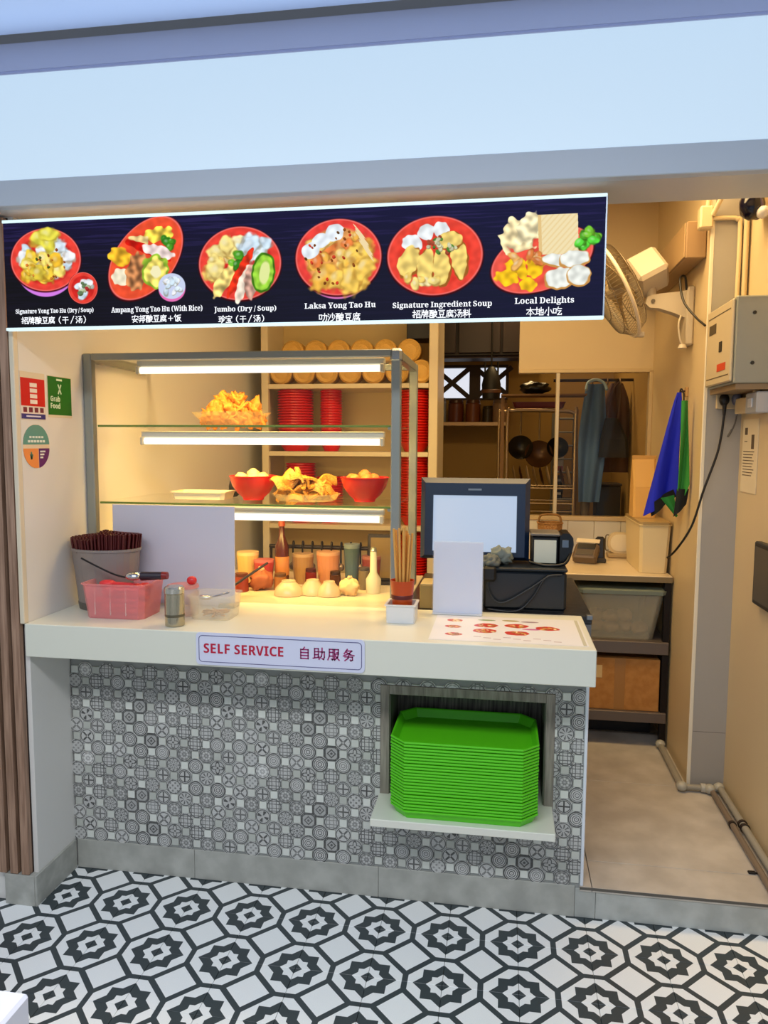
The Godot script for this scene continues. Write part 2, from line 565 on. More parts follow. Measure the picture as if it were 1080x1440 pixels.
func shell() -> void:
	var cream := mat(Color(0.84, 0.755, 0.60), 0.45)
	var panel := mat(Color(0.80, 0.82, 0.83), 0.35)
	var wl := struct("wall_left", box(-2.6, -1.395, 0, 2.75, -3.2, 0.2), mat(Color(0.87, 0.86, 0.84), 0.3))
	struct("corner_trim", box(-1.409, -1.3945, 0.885, 1.745, 0.2, 0.222, 0.002), mat(Color(0.85, 0.80, 0.70), 0.4), wl.name, wl)
	var stone := grain(Color(0.62, 0.62, 0.59), Color(0.70, 0.70, 0.67), Vector3(1.3, 1.3, 1.3), 0.5)
	for i in 2: struct("skirting_tile", box(-1.9 + i * 0.505 - 0.1, -1.396 + (i - 1) * 0.505, 0, 0.098, 0.2, 0.2235, 0.001), stone, "", wl)
	struct("skirting_tile", box(-1.3955, -1.388, 0, 0.098, 0.004, 0.2232, 0.001), stone, "", wl)
	struct("wall_right", box(0.86, 1.1, 0, 2.75, -1.0, 0.25), cream)
	var col := struct("wall_column", box(0.73, 1.1, 0, 2.75, -1.81, -0.74), cream)
	struct("wall_back_room_right", box(0.73, 1.1, 0, 2.75, -3.2, -1.811), mat(Color(0.68, 0.54, 0.30), 0.6))
	struct("facing_panel", box(0.738, 0.86, 0.1, 2.7, -0.74, -0.7365), mat(Color(0.66, 0.64, 0.61), 0.4), "", col)
	struct("corner_trim", box(0.725, 0.739, 0.1, 2.7, -0.742, -0.735, 0.002), mat(Color(0.93, 0.89, 0.80), 0.35), "", col)
	struct("panel_joint", box(0.74, 0.858, 0.3245, 0.3265, -0.7366, -0.7362), mat(Color(0.45, 0.44, 0.42), 0.6), "", col)
	struct("ceiling_kitchen", box(-1.395, 0.86, 2.65, 2.75, -3.2, 0.08), cream)
	struct("ceiling_hall", box(-2.6, 1.6, 2.478, 2.6, 0.335, 3.6), mat(Color(0.66, 0.69, 0.80), 0.7))
	struct("wall_front_header", box(-2.6, 1.6, 2.062, 2.75, 0.078, 0.27), mat(Color(0.78, 0.77, 0.75), 0.25))
	struct("wall_outer_right", box(1.1, 1.6, 0, 2.75, 0.05, 0.25), panel)
	# partition behind the worktop, with a passage on its left and a window over the worktop
	var back := mb()
	bx(back, Vector3(0.07, 1.795, -1.81), Vector3(0.73, 2.65, -1.75))
	bx(back, Vector3(0.07, 0.1, -1.81), Vector3(0.73, 1.04, -1.75))
	var wb := struct("wall_back", back, cream)
	struct("wall_far", box(-1.395, -0.60, 0, 2.75, -3.2, -3.1), mat(Color(0.62, 0.55, 0.44), 0.7))
	for i in 5: struct("splash_tile", box(0.072 + i * 0.132, 0.202 + i * 0.132, 0.862, 1.03, -1.75, -1.742, 0.0015), mat(Color(0.84, 0.83, 0.80), 0.15), "", wb)
	var w := thing("window_1", "", "", Vector3(0.4, 1.04, -1.77))
	meta(w, "slim framed sliding window above the back worktop", "window", "", "structure")
	var fr := mb()
	bx(fr, Vector3(0.07, 1.03, -1.79), Vector3(0.735, 1.052, -1.735), 0.002)
	bx(fr, Vector3(0.07, 1.782, -1.79), Vector3(0.73, 1.80, -1.735), 0.002)
	bx(fr, Vector3(0.712, 1.05, -1.785), Vector3(0.73, 1.79, -1.735), 0.002)
	part("window_frame", fr, mat(Color(0.83, 0.74, 0.58), 0.35, 0.2), w)
	part("mullion", box(0.258, 0.276, 1.05, 1.785, -1.78, -1.74, 0.002), mat(Color(0.86, 0.80, 0.68), 0.3, 0.3), w)
	part("pane", box(0.276, 0.713, 1.052, 1.783, -1.763, -1.758), glass(Color(0.3, 0.3, 0.28), 0.025), w)
	# far wall of the back room with its grilled opening
	var far := mb()
	bx(far, Vector3(-0.60, 0, -3.2), Vector3(0.73, 1.722, -3.1))
	bx(far, Vector3(-0.60, 1.962, -3.2), Vector3(0.73, 2.75, -3.1))
	bx(far, Vector3(-0.60, 1.722, -3.2), Vector3(-0.50, 1.962, -3.1))
	bx(far, Vector3(0.02, 1.722, -3.2), Vector3(0.73, 1.962, -3.1))
	struct("wall_far", far, mat(Color(0.66, 0.53, 0.28), 0.7))
	struct("floor_back_room", box(-1.395, 0.73, -0.02, 0.095, -3.2, -1.75), mat(Color(0.4, 0.36, 0.3), 0.7))


func floors() -> void:
	var im := Image.create_empty(512, 512, false, Image.FORMAT_RGB8)
	var f := FastNoiseLite.new()
	f.frequency = 0.12
	for y in 512:
		for x in 512:
			var u := (x + 0.5) / 512.0
			var v := (y + 0.5) / 512.0
			var dx := minf(u, 1 - u)
			var dy := minf(v, 1 - v)
			var a := dx + dy
			var m := maxf(dx, dy)
			var dark := 0.0
			if absf(a - 0.65) < 0.057 and dx > 0.135 and dy > 0.135: dark = 1.0
			if (0.5 - dx < 0.039 and dy < 0.168) or (0.5 - dy < 0.039 and dx < 0.168): dark = 1.0
			var outer := m < 0.270 or a < 0.392
			var inner := m < 0.142 or a < 0.216
			if outer and not inner: dark = 1.0
			if a < 0.094: dark = 1.0
			var n := f.get_noise_2d(x, y) * 0.02
			var c := Color(0.955, 0.965, 0.965).lerp(Color(0.235, 0.27, 0.285), dark)
			im.set_pixel(x, y, Color(c.r + n, c.g + n, c.b + n))
	var m := printed(im, 0.35)
	var fl := struct("floor", box(-3.2, 2.4, -0.06, -0.0085, -0.05, 3.6), mat(Color(0.30, 0.31, 0.31), 0.9), "black and white star patterned tile floor in front of the stall")
	var tile := mb()
	var e := 0.0006
	var q := 0.0994
	var top := [Vector3(-q + e, 0, q - e), Vector3(q - e, 0, q - e), Vector3(q - e, 0, -q + e), Vector3(-q + e, 0, -q + e)]
	var low := [Vector3(-q, -e, q), Vector3(q, -e, q), Vector3(q, -e, -q), Vector3(-q, -e, -q)]
	var put := func(p: Vector3) -> void:
		tile.set_uv(Vector2(p.x / 0.2 + 0.5, p.z / 0.2 + 0.5))
		tile.add_vertex(p)
	for p in [top[0], top[2], top[1], top[0], top[3], top[2]]: put.call(p)
	for i in 4:
		var j := (i + 1) % 4
		for p in [low[i], top[j], low[j], low[i], top[i], top[j]]: put.call(p)
		var a: Vector3 = low[i] - Vector3(0, 0.008, 0)
		var b: Vector3 = low[j] - Vector3(0, 0.008, 0)
		for p in [a, low[j], b, a, low[i], low[j]]: put.call(p)
	var mesh := done(tile) as Mesh
	for j in 7:
		for i in range(-4, 14):
			var o := part("floor_tile", mesh, m, fl)
			o.position = Vector3(-1.3332 + 0.2 * i + 0.1, 0, -0.045 + 0.2 * j + 0.1)
	var rest := mb()
	print_quad(rest, Vector3(-2.1332, 0, 3.555), Vector3(1.4668, 0, 3.555), Vector3(1.4668, 0, 1.355), Vector3(-2.1332, 0, 1.355), Vector2(0, 11), Vector2(18, 0))
	part("tile_field", rest, m, fl).set_meta("kind", "stuff")
	# raised kitchen floor and its kerb
	var fs := grain(Color(0.70, 0.67, 0.63), Color(0.78, 0.75, 0.71), Vector3(0.9, 0.9, 0.9), 0.45, 0.012, 5)
	var kf := struct("floor_kitchen", box(-1.395, 0.86, -0.02, 0.092, -1.76, -0.012), mat(Color(0.33, 0.31, 0.29), 0.9), "raised beige stone tile floor of the stall")
	for t in [[0.2515, 0.2865, -0.145, 0.004], [0.2885, 0.86, -0.145, 0.004], [0.2515, 0.2865, -0.7, -0.147], [0.2885, 0.86, -0.735, -0.147], [0.2515, 0.73, -1.30, -0.7375], [-0.36, 0.2495, -0.9, -0.2], [-0.36, 0.2495, -1.75, -0.902], [0.2515, 0.73, -1.75, -1.302]]:
		struct("floor_tile", box(t[0], t[1], 0.085, 0.1, t[2], t[3], 0.001), fs, "", kf)
	var ks := grain(Color(0.66, 0.67, 0.65), Color(0.74, 0.75, 0.73), Vector3(1.1, 1.1, 1.1), 0.5, 0.015, 5)
	for t in [[0.2385, 0.2985], [0.2995, 0.8985], [0.8995, 1.5]]:
		struct("kerb_tile", box(t[0], t[1], 0, 0.091, -0.012, 0.0, 0.001), ks, "", kf)
	struct("kerb_nosing", box(0.2515, 0.86, 0.0915, 0.1, 0.0042, 0.006, 0.0005), mat(Color(0.36, 0.34, 0.31), 0.5), "", kf)


func counter() -> void:
	var t := thing("serving_counter", "white topped serving counter faced with grey patterned mosaic tiles", "counter", Vector3(-0.57, 0, 0.1))
	var white := mat(Color(0.86, 0.86, 0.80), 0.3)
	part("countertop", box(-1.395, 0.252, 0.786, 0.886, -0.18, 0.221, 0.002), white, t)
	part("countertop", box(-1.395, -0.315, 0.84, 0.8855, -0.80, -0.181, 0.002), mat(Color(0.86, 0.80, 0.68), 0.3), t)
	var body := mb()
	for b in [[-1.39, -0.332, 0.0, 0.785], [0.14, 0.256, 0.0, 0.785], [-0.332, 0.14, 0.0, 0.318], [-0.332, 0.14, 0.662, 0.785]]:
		bx(body, Vector3(b[0], b[2], -0.18), Vector3(b[1], b[3], -0.0045))
	part("body", body, mat(Color(0.58, 0.59, 0.58), 0.9), t)
	part("end_trim", box(0.2525, 0.262, 0.10, 0.786, -0.02, 0.002, 0.002), mat(Color(0.88, 0.90, 0.93), 0.3), t)
	part("side_panel", box(0.2565, 0.262, 0.10, 0.786, -0.18, -0.021), mat(Color(0.70, 0.72, 0.76), 0.4), t)
	var sk := grain(Color(0.63, 0.63, 0.60), Color(0.71, 0.71, 0.68), Vector3(1.1, 1.1, 1.1), 0.5, 0.015, 5)
	for p in [[-1.387, -0.9735], [-0.9725, -0.3635], [-0.3625, 0.2375]]: part("skirting_tile", box(p[0], p[1], 0.0, 0.099, -0.0045, 0.001, 0.001), sk, t)
	# niche
	var oak := grain(Color(0.48, 0.45, 0.41), Color(0.62, 0.59, 0.54), Vector3(6, 0.5, 6), 0.5)
	var nf := mb()
	bx(nf, Vector3(-0.359, 0.342, -0.005), Vector3(-0.331, 0.688, 0.003), 0.001)
	bx(nf, Vector3(0.139, 0.342, -0.005), Vector3(0.166, 0.688, 0.003), 0.001)
	bx(nf, Vector3(-0.331, 0.660, -0.005), Vector3(0.139, 0.688, 0.003), 0.001)
	part("niche_frame", nf, oak, t, "grey wood frame round the tray niche")
	var nl := mb()
	bx(nl, Vector3(-0.333, 0.342, -0.178), Vector3(-0.328, 0.664, -0.004))
	bx(nl, Vector3(0.136, 0.342, -0.178), Vector3(0.141, 0.664, -0.004))
	bx(nl, Vector3(-0.333, 0.658, -0.178), Vector3(0.141, 0.664, -0.004))
	bx(nl, Vector3(-0.333, 0.342, -0.179), Vector3(0.141, 0.664, -0.174))
	part("niche_lining", nl, grain(Color(0.30, 0.28, 0.26), Color(0.52, 0.50, 0.46), Vector3(9, 0.5, 9), 0.5), t)
	part("niche_shelf", box(-0.362, 0.164, 0.319, 0.342, -0.17, 0.165, 0.002), mat(Color(0.88, 0.88, 0.83), 0.3), t, "white shelf jutting out under the trays")
	# mosaic: octagons and small squares, the print of each from one sheet of motifs that repeats every eight pieces
	var im := Image.create_empty(1024, 512, false, Image.FORMAT_RGB8)
	var f := FastNoiseLite.new()
	f.frequency = 0.05
	for k in 32:
		var ox := (k % 8) * 128
		var oy := (k / 8) * 128
		var kind := (k * 7) % 9
		var pet := 4.0 + 4.0 * (k % 2)
		var tone := 0.70 + 0.09 * sin(k * 2.4)
		var ink := 0.27 + 0.22 * fmod(k * 0.37, 1.0)
		for y in 128:
			for x in 128:
				var u := (x - 63.5) / 64.0
				var v := (y - 63.5) / 64.0
				var r := sqrt(u * u + v * v)
				var a := atan2(v, u)
				var g := tone
				var q := maxf(absf(u), absf(v))
				match kind:
					0: g = ink if fmod(r * 4.2 + 0.2, 1.0) < 0.42 else 0.78
					1: g = ink if absf(r - 0.55 - 0.22 * cos(a * pet)) < 0.10 or r < 0.14 else 0.70
					2: g = ink if absf(absf(u) - absf(v)) < 0.17 and r > 0.12 and r < 0.78 else 0.76
					3: g = ink + 0.08 if fmod(absf(u) * 2.6 + 0.4, 1.0) < 0.24 or fmod(absf(v) * 2.6 + 0.4, 1.0) < 0.24 else 0.74
					4: g = ink if (absf(u) + absf(v) < 0.62 and absf(u) + absf(v) > 0.42) or r < 0.16 or q > 0.74 else 0.66
					5: g = tone + 0.12 * cos(r * 14.0) + 0.07 * cos(a * 8.0)
					6: g = ink if r < 0.75 and (sin(a * pet) > 0.35) and r > 0.2 else 0.72
					7: g = ink if (minf(absf(u), absf(v)) < 0.10 and r < 0.7) or (absf(r - 0.72) < 0.05) else 0.74
					_: g = ink + 0.1 if sin(u * 9.0) * sin(v * 9.0) > 0.35 else 0.74
				if r > 0.84 and r < 0.95: g = 0.33
				g += f.get_noise_2d(x + k * 50, y) * 0.07
				g = clampf(g, 0.1, 0.86)
				im.set_pixel(ox + x, oy + y, Color(g, g * 1.0, g * 0.985))
	var mm := printed(im, 0.4)
	var p := 0.0375
	var shapes := []
	for k in 32: shapes.append(mosaic_piece(oct_outline(p), k, p))
	var sq_outline := PackedVector2Array([Vector2(-0.0118, -0.0118), Vector2(0.0118, -0.0118), Vector2(0.0118, 0.0118), Vector2(-0.0118, 0.0118)])
	var sq := mosaic_piece(sq_outline, 0, p)
	var tones := [mat(Color(0.85, 0.86, 0.83), 0.4), mat(Color(0.79, 0.80, 0.77), 0.4), mat(Color(0.72, 0.73, 0.70), 0.4)]
	var hole := PackedVector2Array([Vector2(-0.3595, 0.318), Vector2(0.1665, 0.318), Vector2(0.1665, 0.6888), Vector2(-0.3595, 0.6888)])
	for j in 16:
		for i in 44:
			var c := Vector2(-1.395 + p * (i + 0.5), 0.1005 + p * (j + 0.5))
			var h := hash(Vector2i(i % 16, j % 8)) % 9973
			var big := (i + j) % 2 == 0
			var mesh: Mesh = shapes[h % 32] if big else sq
			if c.x > -0.39 and c.x < 0.20 and c.y > 0.29 and c.y < 0.72:
				var near := PackedVector2Array()
				for v in (oct_outline(p) if big else sq_outline): near.append(v + c)
				var left := Geometry2D.clip_polygons(near, hole)
				if left.is_empty() or left[0].size() < 3: continue
				var cut := PackedVector2Array()
				for v in left[0]: cut.append(v - c)
				var lo := Vector2(9, 9)
				var hi := -lo
				for v in cut:
					lo = lo.min(v)
					hi = hi.max(v)
				if minf(hi.x - lo.x, hi.y - lo.y) < 0.004: continue
				if cut != (oct_outline(p) if big else sq_outline): mesh = mosaic_piece(cut, h % 32 if big else 0, p)
			var o := part("mosaic_tile", mesh, mm if big else tones[h % 3], t)
			o.position = Vector3(c.x, c.y, 0) - t.position
	# sign on the front edge
	var sg := thing("self_service_sign", "white SELF SERVICE sign with red and purple lettering on the counter edge", "sign", Vector3(-0.612, 0.79, 0.222))
	var rot := Transform3D(Basis(), Vector3(-0.612, 0.8395, 0.222))
	part("plate", prism(mb(), round_rect(0.49, 0.094, 0.012), 0, 0.0025, rot), mat(Color(0.83, 0.84, 0.92), 0.3), sg)
	var bd := mb()
	var pts := []
	for q in round_rect(0.472, 0.076, 0.01): pts.append(Vector3(q.x - 0.612, q.y + 0.8395, 0.2247))
	tube(bd, pts, 0.0011, 5, true)
	part("border_line", bd, mat(Color(0.36, 0.35, 0.52), 0.5), sg)
	letters("SELF SERVICE", Vector3(-0.716, 0.8405, 0.225), 0.235, mat(Color(0.72, 0.05, 0.22), 0.5), sg, "lettering", "Droid Sans", 700)
	part("lettering", han("自助服务", Vector3(-0.475, 0.8405, 0.2246), 0.034, 0.008, 0.0036), mat(Color(0.62, 0.16, 0.42), 0.5), sg)
	# menu sheet stuck on the top
	var ms := Image.create_empty(512, 320, false, Image.FORMAT_RGB8)
	ms.fill(Color(0.90, 0.90, 0.91))
	for d in [[70, 66], [70, 150], [78, 245], [190, 120], [185, 190], [300, 112], [300, 205], [410, 130]]:
		var big: float = 44.0 if d[0] > 100 else 30.0
		dab(ms, Vector2(d[0], d[1]), Vector2(big, big * 0.62), 0, Color(0.78, 0.22, 0.16), 0.1)
		bits(ms, Vector2(d[0], d[1]), Vector2(big * 0.7, big * 0.4), 14, [Color(0.85, 0.62, 0.3), Color(0.72, 0.42, 0.2), Color(0.9, 0.8, 0.6)], Vector2(8, 5))
	for d in [[190, 48, 0.55, 0.62, 0.45], [280, 44, 0.62, 0.55, 0.2], [350, 52, 0.6, 0.5, 0.55], [352, 150, 0.75, 0.35, 0.6]]: dab(ms, Vector2(d[0], d[1]), Vector2(34, 9), 0, Color(d[2], d[3], d[4]))
	for i in 9: ms.fill_rect(Rect2i(150 + i * 34, 262 + (i % 3) * 12, 26, 4), Color(0.55, 0.35, 0.4))
	var mo := thing("menu_sheet", "printed menu sheet with small dish pictures taped to the right end of the counter", "menu", Vector3(0.03, 0.886, 0.04))
	part("sheet", box(-0.196, 0.236, 0.8862, 0.8868, -0.11, 0.188), mat(Color(0.9, 0.9, 0.9), 0.4), mo)
	part("print", print_quad(mb(), Vector3(-0.194, 0.8871, 0.186), Vector3(0.218, 0.8871, 0.186), Vector3(0.218, 0.8871, -0.108), Vector3(-0.194, 0.8871, -0.108)), printed(ms, 0.35), mo)
	part("edge_strip", box(0.222, 0.231, 0.8868, 0.8876, -0.105, 0.184), mat(Color(0.75, 0.74, 0.66), 0.4), mo)


func round_rect(w: float, h: float, r: float) -> PackedVector2Array:
	var p := PackedVector2Array()
	for c in [[w / 2 - r, h / 2 - r, 0], [-w / 2 + r, h / 2 - r, 1], [-w / 2 + r, -h / 2 + r, 2], [w / 2 - r, -h / 2 + r, 3]]:
		for k in 6:
			var a: float = PI / 2 * (c[2] + k / 5.0)
			p.append(Vector2(c[0] + cos(a) * r, c[1] + sin(a) * r))
	return p


func oct_outline(p: float) -> PackedVector2Array:
	var b := 0.0125 - 0.0003
	var a := p - 0.0125 - 0.0006
	return PackedVector2Array([Vector2(a, -b), Vector2(a, b), Vector2(b, a), Vector2(-b, a), Vector2(-a, b), Vector2(-a, -b), Vector2(-b, -a), Vector2(b, -a)])


func mosaic_piece(outline: PackedVector2Array, k: int, p: float) -> Mesh:
	var s := mb()
	var a := p - 0.0131
	var e := 0.0009
	var q := outline.duplicate()
	if Geometry2D.is_polygon_clockwise(q): q.reverse()
	var mid := Vector2.ZERO
	for v in q: mid += v / q.size()
	var put := func(v: Vector3) -> void:
		s.set_uv(Vector2((v.x / a * 0.49 + 0.5 + k % 8) / 8.0, (0.5 - v.y / a * 0.49 + k / 8) / 4.0))
		s.add_vertex(v)
	var up := []
	for v in q: up.append(Vector3(v.x - (v.x - mid.x) * 0.035, v.y - (v.y - mid.y) * 0.035, 0))
	var idx := Geometry2D.triangulate_polygon(q)
	for i in range(0, idx.size(), 3):
		var t := [up[idx[i]], up[idx[i + 1]], up[idx[i + 2]]]
		if (t[1] - t[0]).cross(t[2] - t[0]).z > 0.0: t.reverse()
		for v in t: put.call(v)
	for i in q.size():
		var j := (i + 1) % q.size()
		var li := Vector3(q[i].x, q[i].y, -e)
		var lj := Vector3(q[j].x, q[j].y, -e)
		for v in [li, up[j], lj, li, up[i], up[j]]: put.call(v)
		var c := Vector3(q[i].x, q[i].y, -0.0045)
		var d := Vector3(q[j].x, q[j].y, -0.0045)
		for v in [c, lj, d, c, li, lj]: put.call(v)
	return done(s)


func ordinal(n: int) -> String:
	return ["", "first", "second", "third", "fourth", "fifth", "sixth", "seventh", "eighth", "ninth", "tenth", "eleventh", "twelfth", "thirteenth", "fourteenth", "fifteenth", "sixteenth", "seventeenth", "eighteenth", "nineteenth", "twentieth", "twenty-first", "twenty-second", "twenty-third"][n]


func trays() -> void:
	var w := 0.425
	var d := 0.285
	var rings := [octo(w - 0.03, d - 0.03, 0.036, 0), octo(w - 0.008, d - 0.008, 0.042, 0.0225), octo(w, d, 0.045, 0.0225), octo(w + 0.002, d + 0.002, 0.0455, 0.0255), octo(w, d, 0.045, 0.0285), octo(w - 0.007, d - 0.007, 0.042, 0.0285), octo(w - 0.012, d - 0.012, 0.042, 0.026), octo(w - 0.034, d - 0.034, 0.036, 0.003)]
	var green := mat(Color(0.36, 0.81, 0.09), 0.38)
	var mesh := done(loft(mb(), rings)) as Mesh
	for i in 23:
		var o := part("tray", mesh, green, self)
		o.position = Vector3(-0.097 + rng.randf_range(-0.001, 0.001), 0.3425 + i * 0.0093, 0.012 + rng.randf_range(-0.001, 0.001))
		var top := i == 22
		meta(o, "top green plastic tray of the stack, its empty inside showing" if top else "bottom green plastic tray of the stack, lying on the white shelf" if i == 0 else ordinal(23 - i) + " green plastic tray from the top of the stack in the counter niche", "tray", "green trays stacked in the niche")


func light_boxes() -> void:
	var t := thing("fascia_light_box", "long blank white illuminated sign box above the stall", "light box", Vector3(-0.3, 2.062, 0.28))
	var al := mat(Color(0.76, 0.79, 0.82), 0.4)
	part("lit_panel", box(-2.6, 1.6, 2.125, 2.40, 0.272, 0.300), glow(Color(0.80, 0.91, 1.0), 0.74), t)
	part("lower_frame", box(-2.6, 1.6, 2.058, 2.126, 0.27, 0.303, 0.002), al, t)
	part("upper_frame", box(-2.6, 1.6, 2.402, 2.474, 0.27, 0.303, 0.002), mat(Color(0.80, 0.82, 0.92), 0.4), t)
	part("edge_strip", box(-2.6, 1.6, 2.396, 2.4025, 0.28, 0.3045, 0.001), mat(Color(0.72, 0.74, 0.88), 0.3), t)
	# menu light box
	var sc := 0.97027
	var x0 := -1.3923
	var y1 := 2.0364
	var z := 0.25
	var x1 := 0.2387
	var m := thing("menu_light_box", "dark illuminated menu board showing six dishes over the counter", "menu board", Vector3(-0.577, 1.736, 0.23))
	var im := Image.create_empty(2048, 380, false, Image.FORMAT_RGB8)
	var f := FastNoiseLite.new()
	f.seed = 4
	f.frequency = 0.05
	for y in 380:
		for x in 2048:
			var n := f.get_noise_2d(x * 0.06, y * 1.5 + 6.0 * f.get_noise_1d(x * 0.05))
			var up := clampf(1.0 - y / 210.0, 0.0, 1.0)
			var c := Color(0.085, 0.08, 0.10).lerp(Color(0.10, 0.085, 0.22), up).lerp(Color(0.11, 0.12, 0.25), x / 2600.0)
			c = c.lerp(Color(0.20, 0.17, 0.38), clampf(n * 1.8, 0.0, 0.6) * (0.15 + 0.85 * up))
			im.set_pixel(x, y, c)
	dishes(im)
	var mm := StandardMaterial3D.new()
	mm.albedo_color = Color(0.02, 0.02, 0.02)
	mm.roughness = 0.55
	mm.metallic_specular = 0.12
	mm.emission_enabled = true
	mm.emission = Color.BLACK
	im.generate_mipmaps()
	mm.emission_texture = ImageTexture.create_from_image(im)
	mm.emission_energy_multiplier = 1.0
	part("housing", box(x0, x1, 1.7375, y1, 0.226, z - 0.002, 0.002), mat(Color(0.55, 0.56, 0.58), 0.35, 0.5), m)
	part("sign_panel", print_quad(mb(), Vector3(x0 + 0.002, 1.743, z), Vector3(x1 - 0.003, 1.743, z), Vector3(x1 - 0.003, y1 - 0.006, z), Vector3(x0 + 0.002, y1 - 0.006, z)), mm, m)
	var edge := mb()
	bx(edge, Vector3(x0, y1 - 0.007, z - 0.012), Vector3(x1, y1 + 0.001, z + 0.003), 0.001)
	bx(edge, Vector3(x0, 1.7355, z - 0.012), Vector3(x1, 1.7435, z + 0.003), 0.001)
	part("lit_edge", edge, glow(Color(0.85, 0.97, 1.0), 0.95), m)
	part("side_edge", box(x1 - 0.003, x1 + 0.0005, 1.7435, y1 - 0.006, z - 0.012, z + 0.003), mat(Color(0.7, 0.75, 0.8), 0.3, 0.4), m)
	var ink := glow(Color(0.97, 0.98, 1.0), 0.95)
	for q in [["Signature Yong Tao Hu (Dry / Soup)", 0.153, 0.259, 0.243], ["Ampang Yong Tao Hu (With Rice)", 0.465, 0.261, 0.272], ["Jumbo (Dry / Soup)", 0.725, 0.266, 0.178], ["Laksa Yong Tao Hu", 0.991, 0.263, 0.196], ["Signature Ingredient Soup", 1.266, 0.267, 0.262], ["Local Delights", 1.531, 0.263, 0.150]]:
		letters(q[0], Vector3(x0 + q[1] * sc, y1 - (q[2] - 0.003) * sc, z + 0.0004), q[3] * sc, ink, m, "lettering", "Droid Serif", 700, Basis(), 1.0 if q[3] < 0.2 or q[1] > 1.1 else 1.25)
	for q in [["招牌酿豆腐(干/汤)", 0.155, 0.282, 0.0215], ["安邦酿豆腐+饭", 0.464, 0.284, 0.0215], ["珍宝(干/汤)", 0.718, 0.290, 0.0205], ["叻沙酿豆腐", 0.991, 0.291, 0.0235], ["招牌酿豆腐汤料", 1.266, 0.288, 0.0225], ["本地小吃", 1.531, 0.288, 0.0235]]:
		part("lettering", han(q[0], Vector3(x0 + q[1] * sc, y1 - (q[2] + 0.0005) * sc, z + 0.0003), q[3] * sc * 0.92, 0.0014, 0.002), ink, m)


